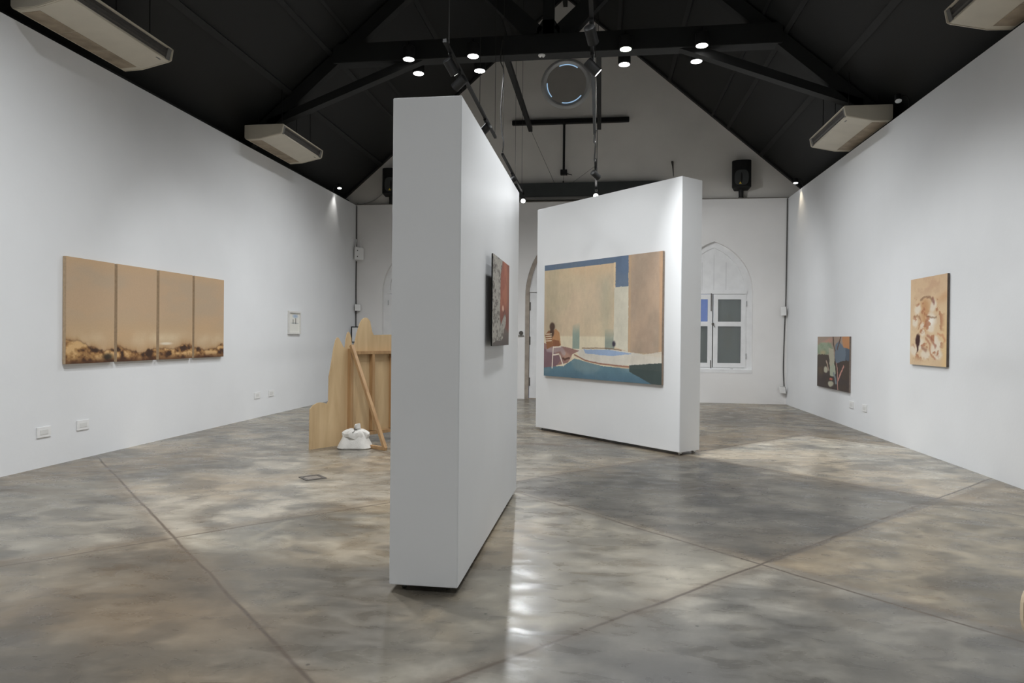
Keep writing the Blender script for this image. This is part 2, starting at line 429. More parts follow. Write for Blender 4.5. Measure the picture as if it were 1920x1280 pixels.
def arch_outline(cx, w, z0, zs, h, n=14):
    """pointed arch outline, half width w, spring zs, rise h"""
    c = (h * h - w * w) / (2 * w); R = w + c; P = [(cx - w, z0), (cx + w, z0)]
    t1 = math.asin(min(1, h / R))
    for i in range(n + 1):
        t = t1 * i / n; P.append((cx - c + R * math.cos(t), zs + R * math.sin(t)))
    for i in range(n, -1, -1):
        t = t1 * i / n
        if i == n: continue
        P.append((cx + c - R * math.cos(t), zs + R * math.sin(t)))
    return P
XZ = lambda u, v, d: (u, d, v)
WCR, WCL, DCX = 2.63, -4.55, -0.93
win_out = lambda cx: arch_outline(cx, 0.895, 0.72, 2.58, 1.22)
door_out = arch_outline(DCX, 0.90, 0.0, 2.5, 1.67)
dn = [(p[0], p[1]) for p in door_out]
dn[0] = (dn[0][0], 0.0); dn[1] = (dn[1][0], 0.0)
# back wall: left and right of the doorway share the outline, doorway cut through the bottom edge
outer = [(XL - .18, 0), (dn[0][0], 0)] + dn[2:][::-1] + [(dn[1][0], 0), (XR + .18, 0), (XR + .18, ZT), (XL - .18, ZT)]
bw = MB().prism(outer, [win_out(WCR), win_out(WCL)], YB, YG, XZ).build('wall_back', BACKW)
tag(bw, kind='structure')
# upper gable, with the round opening
circ = lambda cx, cz, r, n=40: [(cx + r * math.cos(2 * PI * k / n), cz + r * math.sin(2 * PI * k / n)) for k in range(n)]
OX, OZ = -0.89, 7.69
gab = [(XL - .5, ZT - .3), (XR + .5, ZT - .3), (XR + .5, roof(XR + .5) + .05), (RX, RZ + .08), (XL - .5, roof(XL - .5) + .05)]
g = MB().prism(gab, [circ(OX, OZ, .50)], YG, YG + .25, XZ)
g.box(XL - .18, XR + .18, YG, YG + .25, 4.0, ZT - .3)
tag(g.build('wall_gable', GABLE), kind='structure')
# outer masonry behind window reveals
tag(MB().box(XL - .18, XR + .18, YB - .025, YG, ZT, ZT + .018).build('trim_1', mat('dusty_ledge', (0.16, 0.145, 0.125, 1), .8, noise=.2, nscale=6)), kind='structure')

# roof: two boarded slopes and eaves
def roofmat():
    m = bpy.data.materials.new('black_roof_boards'); m.use_nodes = True
    nt = m.node_tree; N = nt.nodes; L = nt.links; b = N['Principled BSDF']
    tc = N.new('ShaderNodeTexCoord'); mp = N.new('ShaderNodeMapping'); mp.inputs['Scale'].default_value = (0.001, 7.5, 0.001)
    L.new(tc.outputs['Object'], mp.inputs['Vector'])
    wv = N.new('ShaderNodeTexWave'); wv.bands_direction = 'Y'; wv.inputs['Scale'].default_value = 1.0; wv.wave_profile = 'SAW'
    L.new(mp.outputs['Vector'], wv.inputs['Vector'])
    r = N.new('ShaderNodeValToRGB'); r.color_ramp.elements[0].position = 0.0; r.color_ramp.elements[0].color = (0.0036, 0.0038, 0.0036, 1)
    r.color_ramp.elements[1].position = 0.12; r.color_ramp.elements[1].color = (0.0062, 0.0068, 0.0064, 1)
    L.new(wv.outputs['Fac'], r.inputs['Fac']); L.new(r.outputs['Color'], b.inputs['Base Color'])
    b.inputs['Roughness'].default_value = 0.6
    bp = N.new('ShaderNodeBump'); bp.inputs['Strength'].default_value = 0.4; bp.inputs['Distance'].default_value = 0.01
    L.new(wv.outputs['Fac'], bp.inputs['Height']); L.new(bp.outputs['Normal'], b.inputs['Normal'])
    return m
ROOF = roofmat()
xe0, xe1 = XL - .45, XR + .45
sec = [(xe0, roof(xe0)), (RX, RZ), (xe1, roof(xe1)), (xe1, ZT - .4), (xe1 + .12, ZT - .4), (xe1 + .12, roof(xe1) + .1), (RX, RZ + .16), (xe0 - .12, roof(xe0) + .1), (xe0 - .12, ZT - .4), (xe0, ZT - .4)]
ceil = MB().prism(sec, [], YF - .2, YG, XZ)
ceil.box(xe0 - .12, XL - .17, YF - .2, YG, ZT - .5, ZT - .38).box(XR + .17, xe1 + .12, YF - .2, YG, ZT - .5, ZT - .38)
ceil = ceil.build('ceiling', ROOF); tag(ceil, kind='structure')
for s in (-1, 1):
    for dx, wd in ((0.35, .08), (1.3, .10), (2.5, .09), (3.5, .05), (3.86, .08), (4.62, .10)):
        x = RX + s * dx; z = roof(x) - .028
        MB().bar((x, YF, z), (x, YG, z), wd, .055, up=(RS * s, 0, 1)).build('purlin', BEAM, ceil)
    a = 5.9
    MB().prism([(RX, RZ - .0), (RX + s * a, RZ - RS * a), (RX + s * a, RZ - .062 - RS * a), (RX, RZ - .062)], [], YG - .10, YG, XZ).build('end_rafter', BEAM, ceil)
MB().box(RX - .05, RX + .05, YF, YG, RZ - .28, RZ - .02).build('ridge_beam', BEAM, ceil)
for s in (-1, 1):                                   # wall plate at the eaves
    x = RX + s * 5.52
    MB().box(x - .06, x + .06, YF, YG, ZT + .02, ZT + .16).build('wall_plate', BEAM, ceil)

def truss(y, label):
    ZB = 6.30
    t = empty('roof_truss', (RX, y, ZB), 0, label, 'roof truss', 'roof trusses')
    hy = .085
    P = lambda pts: MB().prism(pts, [], -hy, hy, lambda u, v, d: (u, d, v - ZB))
    MB().box(-3.80, 3.80, -.14, .14, 0, .33).build('tie_beam', BEAM, t, bevel=.008)
    MB().box(-.095, .095, -hy, hy, .33, 3.3).build('king_post', BEAM, t)
    P([(-.19, 6.62), (.19, 6.62), (.19, 6.75), (.095, 6.89), (-.095, 6.89), (-.19, 6.75)]).build('post_foot', BEAM, t)
    for s in (-1, 1):
        P([(s * .21, 6.62), (s * .41, 6.62), (s * 1.66, 7.92), (s * 1.52, 8.07), (s * .095, 6.76)]).build('strut', BEAM, t)
        a = 5.75
        P([(s * .0, RZ - .05), (s * a, RZ - .05 - RS * a), (s * a, RZ - .33 - RS * a), (0, RZ - .33)]).build('rafter', BEAM, t)
        P([(s * 2.15, 6.31), (s * 2.55, 6.31), (s * 5.05, 5.36), (s * 5.05, 5.22)]).build('brace', BEAM, t)
    return t
truss(11.4, 'black timber roof truss with king post crossing in front of the round window')
truss(5.3, 'black timber roof truss high overhead near the viewer')

# ================================================================ WINDOWS + DOOR
def glassmat():
    m = bpy.data.materials.new('window_glass'); m.use_nodes = True
    nt = m.node_tree; N = nt.nodes; L = nt.links; b = N['Principled BSDF']
    b.inputs['Base Color'].default_value = (0.75, 0.8, 0.8, 1); b.inputs['Roughness'].default_value = 0.06
    b.inputs['Transmission Weight'].default_value = 0.9; b.inputs['IOR'].default_value = 1.45
    n = N.new('ShaderNodeTexNoise'); n.inputs['Scale'].default_value = 3
    mr = N.new('ShaderNodeMapRange'); mr.inputs['To Min'].default_value = .03; mr.inputs['To Max'].default_value = .14
    L.new(n.outputs['Fac'], mr.inputs['Value']); L.new(mr.outputs[0], b.inputs['Roughness'])
    return m
GLASS = glassmat()
BACKING = mat('grey_green_backing', (0.22, 0.225, 0.205, 1), 0.8, noise=0.12, nscale=3, stretch=(3, 1, .6))

def window(n, cx):
    w_ = MB().prism(arch_outline(cx, .93, .70, 2.58, 1.26), [arch_outline(cx, .735, .83, 2.60, 1.06)], YB + .10, YB + .15, XZ).build('window_%d' % n, TRIMW)
    tag(w_, kind='structure')
    MB().prism(arch_outline(cx, .74, 2.58, 2.60, 1.065), [], YB + .125, YB + .145, XZ).build('arch_board', TRIMW, w_)
    for x in (cx - .25, cx + .02, cx + .3):
        MB().box(x - .004, x + .004, YB + .122, YB + .13, 2.66, 3.5 if abs(x - cx) < .1 else 3.32).build('board_batten', mat('board_gap', (.55, .55, .55, 1), .6, noise=.05), w_)
    MB().box(cx - .78, cx + .78, YB + .075, YB + .145, 2.565, 2.66).build('transom', TRIMW, w_, bevel=.008)
    MB().box(cx - .9, cx + .9, YB - .005, YB + .15, .70, .80).build('window_sill', TRIMW, w_, bevel=.01)
    for s in (-1, 1):
        x0, x1 = (cx - .755, cx - .012) if s < 0 else (cx + .012, cx + .755)
        gx0, gx1 = x0 + .105, x1 - .11
        if s < 0: gx0, gx1 = x0 + .11, x1 - .105
        m = MB().prism([(x0, .835), (x1, .835), (x1, 2.56), (x0, 2.56)], [[(gx0, .94), (gx1, .94), (gx1, 1.805), (gx0, 1.805)], [(gx0, 1.915), (gx1, 1.915), (gx1, 2.44), (gx0, 2.44)]], YB + .085, YB + .125, XZ)
        sash = m.build('sash', TRIMW, w_)
        MB().box(gx0 - .01, gx1 + .01, YB + .103, YB + .107, .93, 1.81).build('pane', GLASS, sash)
        MB().box(gx0 - .01, gx1 + .01, YB + .103, YB + .107, 1.91, 2.45).build('pane', GLASS, sash)
        for z in (2.28, 1.05):
            MB().tube([(cx + s * .765, YB + .085, z), (cx + s * .765, YB + .085, z + .12)], .012).build('hinge', CHROME, sash)
    MB().box(cx - .05, cx - .03, YB + .07, YB + .085, 2.16, 2.58).build('bolt', STEELHINGE, w_)
    MB().box(cx - .05, cx - .035, YB + .07, YB + .085, .82, 1.0).build('bolt', STEELHINGE, w_)
    kn = MB().tube([(cx, YB + .09, 1.86), (cx, YB + .065, 1.86), (cx, YB + .045, 1.86)], [.012, .03, .026], 12)
    kn.tube([(cx, YB + .055, 1.85), (cx + .05, YB + .055, 1.78)], .007)
    kn.build('latch', STEELHINGE, w_, smooth=True)
    MB().tube([(cx + .18, YB + .01, .745), (cx + .42, YB + .02, .80), (cx + .46, YB + .03, .80)], .008).build('stay', STEELHINGE, w_)
    # added sheet greys the panes and hides the sky, upper left kept open
    bl = MB().prism([(cx - .9, .7), (cx + .9, .7), (cx + .9, 2.7), (cx - .04, 2.7), (cx - .04, 1.86), (cx - .9, 1.86)], [], YG + .02, YG + .035, XZ).build('window_blind', BACKING)
    tag(bl, 'added grey sheet behind the arched window %s' % ('at the right of the back wall' if cx > 0 else 'hidden by the tall partition'), 'blind', 'added window backings')
window(1, WCR)
window(2, WCL)
# masonry hole through the gable thickness for the windows is dark; outdoor dusk seen through

# door
d = MB().prism([(p[0], p[1]) for p in arch_outline(DCX, .91, 0.0, 2.5, 1.69)], [arch_outline(DCX, .80, .02, 2.52, 1.55)], YB + .02, YB + .10, XZ).build('door_1', BROWNT)
tag(d, kind='structure')
MB().prism(arch_outline(DCX, .80, 2.6, 2.62, 1.45), [[(DCX - .5, 2.85), (DCX + .5, 2.85), (DCX + .35, 3.4), (DCX - .35, 3.4)]], YB + .07, YB + .11, XZ).build('arch_board', TRIMW, d)
MB().box(DCX - .8, DCX + .8, YB + .03, YB + .12, 2.60, 2.72).build('transom', TRIMW, d, bevel=.006)
for s in (-1, 1):
    x0, x1 = (DCX - .79, DCX - .005) if s < 0 else (DCX + .005, DCX + .79)
    g0, g1 = (x0 + .17, x1 - .13) if s < 0 else (x0 + .13, x1 - .17)
    lf = MB().prism([(x0, .01), (x1, .01), (x1, 2.59), (x0, 2.59)], [[(g0, .2), (g1, .2), (g1, 1.2), (g0, 1.2)], [(g0, 1.3), (g1, 1.3), (g1, 2.45), (g0, 2.45)]], YB + .05, YB + .09, XZ).build('door_leaf', TRIMW, d)
    for a, b in ((.2, 1.2), (1.3, 2.45)):
        MB().box(g0 - .01, g1 + .01, YB + .068, YB + .072, a - .01, b + .01).build('pane', mat('dark_door_glass', (.10, .105, .10, 1), .12, noise=.15, nscale=2), lf)
    for z in (.42, 1.42, 2.26):
        MB().box((x0 if s < 0 else x1) - .012, (x0 if s < 0 else x1) + .022, YB + .035, YB + .05, z - .1, z + .1).build('hinge', STEELHINGE, lf)
    MB().box((x1 if s < 0 else x0) - .02, (x1 if s < 0 else x0) + .02, YB + .02, YB + .05, 1.0, 1.14).build('door_handle', STEELHINGE, lf, bevel=.004)

tag(MB().box(DCX - 1.2, DCX + 1.2, YG + .5, YG + .6, -.02, 4.4).box(DCX - 1.2, DCX - 1.1, YG, YG + .5, -.02, 4.4).box(DCX + 1.1, DCX + 1.2, YG, YG + .5, -.02, 4.4).box(DCX - 1.2, DCX + 1.2, YG, YG + .6, 4.3, 4.4).build('wall_door_backing', BACKW), kind='structure')  # closed box added behind the door, keeps blue sky out of its gaps

# round window in the gable (blanked, daylight leaking round its rim)
def ring(name, m, R0, prof, parent=None, n=64, ang=(0, 2 * PI)):
    b = MB(); full = abs(ang[1] - ang[0] - 2 * PI) < 1e-6
    k = n if full else n + 1
    rows = []
    for i in range(k):
        t = ang[0] + (ang[1] - ang[0]) * i / n
        rows.append([b.bm.verts.new((OX + (R0 + p[0]) * math.cos(t), YG + p[1], OZ + (R0 + p[0]) * math.sin(t))) for p in prof])
    for i in range(n):
        A, B = rows[i], rows[(i + 1) % k]
        for j in range(len(prof)):
            q = (j + 1) % len(prof)
            b.bm.faces.new((A[j], A[q], B[q], B[j]))
    return b.build(name, m, parent, smooth=True)
oc = ring('window_3', OCRING, .555, [(-.075, .12), (-.075, 0), (-.045, -.03), (-.01, -.045), (.03, -.035), (.06, -.01), (.062, .0), (.062, .01)])
tag(oc, kind='structure')
MB().prism(circ(OX, OZ, .485, 48), [], YG - .012, YG + .02, XZ).build('blanking_board', mat('oculus_board', (.42, .395, .36, 1), .6, noise=.04, nscale=3), oc)
for a0, a1 in ((.95, 1.95), (3.08, 3.85), (4.5, 5.6)):
    ring('daylight_gap', BLUEG, .466, [(-.011, -.016), (.011, -.016), (.011, -.010), (-.011, -.010)], oc, n=24, ang=(a0, a1))

# ================================================================ PARTITIONS
def partition(loc, rz, L_, T_, ztop, label, casters):
    t = empty('partition_panel', loc, rz, label, 'partition wall')
    # local: near right corner at origin; thickness towards -x, length towards +y
    MB().box(-T_, 0, 0, L_, .04, ztop).build('body', PANEL, t, bevel=.004)
    for (cx, cy) in casters:
        c = MB().box(cx - .03, cx + .03, cy - .03, cy + .03, .03, .041)
        c.tube([(cx - .014, cy, .0205), (cx + .014, cy, .0205)], .0205, 14)
        c.build('caster', CHROME, t, smooth=True)
    return t
P1 = partition((-.8072, 3.7849, 0), -.0064, 2.6012, .4106, 2.8935, 'tall white freestanding partition wall in the foreground, end face towards the viewer', [(-.34, .08), (-.07, .08), (-.34, 2.5), (-.07, 2.5)])
# smudge on the end of the near partition
# second partition: same builder, long face towards viewer
P2 = partition((1.0177, 8.7538, 0), -.7982 + PI / 2, 2.9474, .407, 3.5841, 'white freestanding partition wall carrying the large poolside painting', [(-.06, .1)])
for ch in list(P2.children): bpy.data.objects.remove(ch)
MB().box(-2.9474, 0, 0, .407, .04, 3.5841).build('body', PANEL, P2, bevel=.004)
for cx, cy in ((-.05, .07), (-.05, .34), (-2.88, .07), (-2.88, .34)):
    c = MB().box(cx - .03, cx + .03, cy - .03, cy + .03, .03, .041); c.tube([(cx, cy - .014, .0205), (cx, cy + .014, .0205)], .0205, 14)
    c.build('caster', CHROME, P2, smooth=True)
P2.rotation_euler = (0, 0, -.7982)

# ================================================================ PAINTINGS
def canvas(name, loc, rz, W, H, T, fcol, label, cat, nu, nv, edge=PLASTER, gain=1.25, group=None, tilt=0.0):
    """local frame: u along +x (viewer's left to right), face towards -y, z up; origin bottom-left of back"""
    t = empty(name, loc, rz, label, cat, group)
    if tilt: t.rotation_euler = (tilt, 0, rz)
    b = MB().box(0, W, -T + .001, 0, 0, H).build('stretcher', edge, t, bevel=.003)
    color_sheet('canvas', nu, nv, lambda u, v: np.stack([W * u, 0 * u - T, H * v], -1), fcol, PAINTM, t, gain=gain)
    return t

# --- four panel landscape on the left wall (wall faces +x, so u runs towards +y)
ys = [(6.933, 7.703), (7.754, 8.511), (8.569, 9.331), (9.382, 10.175)]
def landscape(k):
    def f(u, v):
        U = (k + u) * 1.0
        C = np.ones(u.shape + (3,)) * np.array([176, 150, 122]) / 255
        C = mixc(C, (166, 148, 126), sstep(.35, .65, fbm(U * 1.2, v * 5, 5)) * .6)
        C = mixc(C, (184, 152, 114), sstep(.62, .25, v) * .6)
        C = mixc(C, (182, 152, 118), sstep(.88, 1.0, v) * .6)
        C = mixc(C, (206, 190, 160), np.exp(-((v - .235) / .07) ** 2) * sstep(.25, .8, fbm(U * 1.7, v * 3, 9)) * .7)
        hgt = .09 + .07 * (fbm(U * 3.1, 0 * U, 31) - .2) + .035 * (fbm(U * 13, 0 * U, 37) - .5)
        if k == 0: hgt = hgt + .13 * sstep(.75, .0, u)
        if k == 1: hgt = hgt + .05 * np.exp(-((u - .05) / .25) ** 2)
        if k == 2: hgt = hgt + .06 * np.exp(-((u - .7) / .25) ** 2)
        if k == 3: hgt = hgt + .05 * np.exp(-((u - .95) / .2) ** 2)
        m = 1 - sstep(-.012, .012, v - hgt)
        halo = np.exp(-np.clip(v - hgt, 0, 1) / .035) * (1 - m)
        C = mixc(C, (158, 120, 76), halo * .65 * sstep(.3, .6, fbm(U * 5, v * 5, 3)))
        n = fbm(U * 7 + 2 * v, v * 16, 15)
        g = np.ones(u.shape + (3,)) * np.array([160, 122, 76]) / 255
        g = mixc(g, (104, 70, 42), sstep(.42, .6, n))
        g = mixc(g, (52, 34, 24), sstep(.55, .68, n) * .9)
        g = mixc(g, (196, 160, 112), sstep(.44, .30, n))
        g = mixc(g, (72, 44, 26), sstep(.07, .0, v) * .75)
        rim = np.exp(-np.abs(v - hgt) / .006)
        C = C * (1 - m[..., None]) + g * m[..., None]
        C = mixc(C, (86, 58, 38), rim * .55)
        if k == 2: C = mixc(C, (214, 204, 186), ell(u, v, .2, .18, .16, .015, 0, .6) * .8)
        if k == 0: C = mixc(C, (42, 36, 28), ell(u, v, .86, .055, .1, .03, 0, .7) * .9)
        return C
    return f
nm = ['with the darkest brown ground, leftmost of four', 'with low jagged hills, second from left', 'with a pale cloud streak, third from left', 'rightmost of four']
for k, (a, b) in enumerate(ys):
    canvas('landscape_painting', (XL + .002, a, 1.14), PI / 2, b - a, 1.245, .045, landscape(k),
           'tan canvas on the left wall ' + nm[k], 'painting', 150, 220, edge=mat('tan_canvas_edge', (.50, .37, .24, 1), .8, noise=.1, nscale=30), group='four part landscape on the left wall')

# --- large poolside painting on the second partition
def pool(u, v):
    u0, v0 = u, v
    u = u + .003 * (fbm(u0 * 30, v0 * 24, 101) - .5) + .002 * (fbm(u0 * 90, v0 * 70, 102) - .5); v = v + .005 * (fbm(u0 * 26, v0 * 20, 103) - .5) + .003 * (fbm(u0 * 90, v0 * 70, 104) - .5)
    C = np.ones(u.shape + (3,)) * np.array([199, 178, 151]) / 255
    n = fbm(u * 5, v * 3, 2); n2 = fbm(u * 14, v * 6, 8)
    C = mixc(C, (206, 176, 140), sstep(.75, 1., v) * .8)
    C = mixc(C, (176, 164, 138), np.exp(-((u - .08) / .07) ** 2) * .6)
    C = mixc(C, (178, 170, 146), np.exp(-((u - .57) / .05) ** 2) * sstep(.95, .75, v) * .8)
    C = mixc(C, (188, 174, 144), sstep(.45, .75, n) * .5)
    C = mixc(C, (208, 192, 160), sstep(.55, .25, n2) * .3)
    low = sstep(.37, .35, v)
    C = mixc(C, (216, 205, 178), low * sstep(.7, .6, u) * .85)
    # window strips
    C = mixc(C, (140, 154, 142), inpoly(u, v, [(.28, .25), (.345, .25), (.345, .48), (.28, .45)]) * sstep(.5, .36, v))
    C = mixc(C, (142, 150, 138), inpoly(u, v, [(.565, .25), (.645, .25), (.64, .42), (.565, .42)]) * sstep(.46, .3, v))
    # top blue band and block
    band = (v > .965 - .0 * u).astype(float) * (u < .74)
    C = mixc(C, (94, 110, 130), (v > .952).astype(float) * (u < .75))
    C = mixc(C, (94, 112, 136), inpoly(u, v, [(.645, .755), (.75, .755), (.75, 1.01), (.645, 1.01)]))
    C = mixc(C, (220, 196, 160), inpoly(u, v, [(.633, .75), (.648, .75), (.648, .955), (.633, .955)]))
    C = mixc(C, (206, 200, 182), inpoly(u, v, [(.638, .28), (.752, .24), (.752, .757), (.640, .757)]))
    # right brown wall
    rb = (u > .752).astype(float) * (v > .23)
    R = np.ones(u.shape + (3,)) * np.array([170, 148, 128]) / 255
    R = mixc(R, (146, 134, 116), sstep(.35, .75, fbm(u * 6, v * 2.5, 44)) * .7)
    R = mixc(R, (184, 158, 134), sstep(.5, .3, fbm(u * 9, v * 3, 47)) * .5)
    R = mixc(R, (188, 158, 126), (u < .77).astype(float) * .7)
    R = mixc(R, (186, 152, 122), sstep(.97, .99, u))
    C = C * (1 - rb[..., None]) + R * rb[..., None]
    # floor of pool hall
    C = mixc(C, (206, 200, 188), inpoly(u, v, [(.30, .245), (.66, .255), (1.01, .20), (1.01, .16), (.74, .13), (.5, .13), (.36, .17)]))
    C = mixc(C, (142, 164, 196), inpoly(u, v, [(.38, .25), (.6, .252), (.79, .225), (.62, .20), (.40, .215)]) * .9)
    C = mixc(C, (206, 198, 184), inpoly(u, v, [(.75, .20), (1.01, .25), (1.01, .16), (.75, .15)]) * .8)
    C = mixc(C, (150, 110, 92), stroke(u, v, [(.30, .20), (.4, .155), (.52, .135), (.76, .12)], .006, 1.3))
    C = mixc(C, (120, 92, 72), stroke(u, v, [(.37, .258), (.5, .262), (.6, .262), (.7, .25)], .004, 1.3) * .8)
    # blue water foreground
    wtr = inpoly(u, v, [(-.01, .075), (.2, .10), (.3, .17), (.40, .145), (.54, .118), (.765, .105), (.765, .085), (.97, -.01), (-.01, -.01)])
    Wc = np.ones(u.shape + (3,)) * np.array([92, 122, 134]) / 255
    Wc = mixc(Wc, (112, 136, 142), sstep(.45, .62, fbm(u * 5, v * 9, 71)))
    Wc = mixc(Wc, (78, 106, 124), sstep(.1, .0, v) * .7)
    C = C * (1 - wtr[..., None]) + Wc * wtr[..., None]
    C = mixc(C, (62, 74, 72), inpoly(u, v, [(.762, .135), (1.01, .165), (1.01, -.01), (.95, -.01), (.762, .085)]))
    C = mixc(C, (78, 84, 80), inpoly(u, v, [(.762, .135), (1.01, .165), (1.01, .10), (.762, .11)]) * .4)
    # rocky rug and seated figure in a chair, far left
    C = mixc(C, (146, 112, 104), inpoly(u, v, [(-.01, .30), (.08, .27), (.22, .265), (.345, .235), (.28, .205), (.24, .13), (.1, .09), (-.01, .075)]))
    C = mixc(C, (118, 92, 100), inpoly(u, v, [(-.01, .25), (.1, .22), (.18, .16), (.12, .09), (-.01, .07)]) * .85)
    C = mixc(C, (176, 140, 120), ell(u, v, .22, .19, .05, .03, -.6, .5) * .8)
    C = mixc(C, (96, 66, 54), stroke(u, v, [(.19, .165), (.21, .155), (.23, .165), (.25, .17)], .009, 1.3))
    C = mixc(C, (172, 160, 162), stroke(u, v, [(.04, .24), (.1, .23), (.17, .25), (.2, .21)], .022, 1.3) * .6)
    C = mixc(C, (142, 96, 64), inpoly(u, v, [(.01, .37), (.05, .41), (.09, .40), (.09, .27), (.03, .24)]))
    C = mixc(C, (178, 132, 92), inpoly(u, v, [(.08, .40), (.12, .425), (.155, .39), (.17, .28), (.13, .255), (.09, .27)]))
    C = mixc(C, (136, 88, 60), inpoly(u, v, [(.09, .33), (.15, .32), (.165, .28), (.13, .255), (.09, .265)]))
    C = mixc(C, (78, 56, 44), ell(u, v, .082, .445, .026, .036, 0, .3))
    C = mixc(C, (78, 56, 44), ell(u, v, .08, .39, .02, .04, 0, .3))
    for q in (.375, .355, .335, .315):
        C = mixc(C, (214, 196, 170), stroke(u, v, [(.02, q), (.075, q + .004)], .005, 1.3))
    for st in ([(.095, .26), (.165, .265)], [(.095, .26), (.09, .19), (.085, .075)], [(.09, .19), (.15, .2)], [(.16, .19), (.195, .10)]):
        C = mixc(C, (222, 210, 196), stroke(u, v, st, .006, 1.3))
    C = mixc(C, (52, 48, 62), ell(u, v, .64, .30, .013, .022, 0, .5))
    C = C * (.92 + .10 * fbm(u0 * 12, v0 * 9, 201) + .06 * fbm(u0 * 60, v0 * 20, 203))[..., None]
    C = mixc(C, (150, 146, 132), sstep(.55, .75, fbm(u0 * 7, v0 * 5, 207)) * .12 * (v0 > .28))
    return C
rz2 = -.7982
c2, s2 = math.cos(rz2), math.sin(rz2)
def on_p2(u, out, z):   # u: distance left of the near corner along the face
    return (1.0177 - c2 * u + s2 * out, 8.7538 - s2 * u - c2 * out, z)
canvas('poolside_painting', on_p2(2.697, .002, .892), rz2, 2.425, 1.758, .04, pool,
       'large painting of a seated figure in a chair beside a blue pool', 'painting', 420, 300, gain=1.1, edge=mat('brown_canvas_edge', (.33, .25, .19, 1), .8, noise=.15, nscale=30))

# --- grey and red textured picture on the side of the near partition (face +x)
def redrock(u, v):
    n = fbm(u * 14, v * 26, 5); n2 = fbm(u * 40, v * 60, 9)
    C = np.ones(u.shape + (3,)) * np.array([96, 84, 78]) / 255
    C = mixc(C, (126, 76, 58), sstep(.25, .35, v))
    R = np.ones(u.shape + (3,)) * np.array([142, 78, 58]) / 255
    R = mixc(R, (104, 52, 42), sstep(.5, .3, v) * .8)
    R = mixc(R, (160, 98, 74), sstep(.45, .65, fbm(u * 4, v * 5, 21)) * .8)
    R = mixc(R, (96, 60, 46), sstep(.8, .95, u) * .4)
    edge = .44 + .04 * np.sin(v * 9) + .05 * (fbm(v * 6, u * 0, 3) - .5) + .14 * sstep(.8, 1., v)
    red = sstep(-.01, .01, u - edge) * sstep(.22, .3, v + .2 * (u - .5))
    C = C * (1 - red[..., None]) + R * red[..., None]
    G = np.ones(u.shape + (3,)) * np.array([150, 146, 138]) / 255
    G = mixc(G, (92, 88, 82), sstep(.5, .62, n)); G = mixc(G, (176, 172, 162), sstep(.5, .35, n2) * .6)
    gl = inpoly(u, v, [(-.01, 1.01), (.56, 1.01), (.44, .82), (.44, .6), (.42, .4), (.42, .3), (.47, .22), (.55, .28), (.66, .36), (.74, .38), (.80, .33), (.78, .24), (.66, .18), (.62, .09), (.5, .055), (.24, .06), (.02, .03), (-.01, -.01)])
    C = C * (1 - gl[..., None]) + G * gl[..., None]
    C = mixc(C, (66, 60, 58), sstep(.22, .0, v) * (1 - gl) * .7)
    C = mixc(C, (200, 160, 140), ell(u, v, .60, .44, .06, .035, 0, .4))
    C = mixc(C, (86, 46, 38), stroke(u, v, [(.62, .38), (.72, .42), (.78, .36)], .012, 1.) * .8)
    return C
canvas('red_rock_picture', (-.8072 + .045, 3.7849 + .828, 1.436), PI / 2, .848, .652, .01, redrock,
       'grey and rust red textured picture on the side of the near partition', 'picture', 120, 170, edge=BLACK)
# hidden batten that holds it off the partition
MB().box(.2, .65, .005, .043, .15, .5).build('mounting_block', PLASTER, [o for o in bpy.data.objects if o.name.startswith('red_rock_picture')][0])

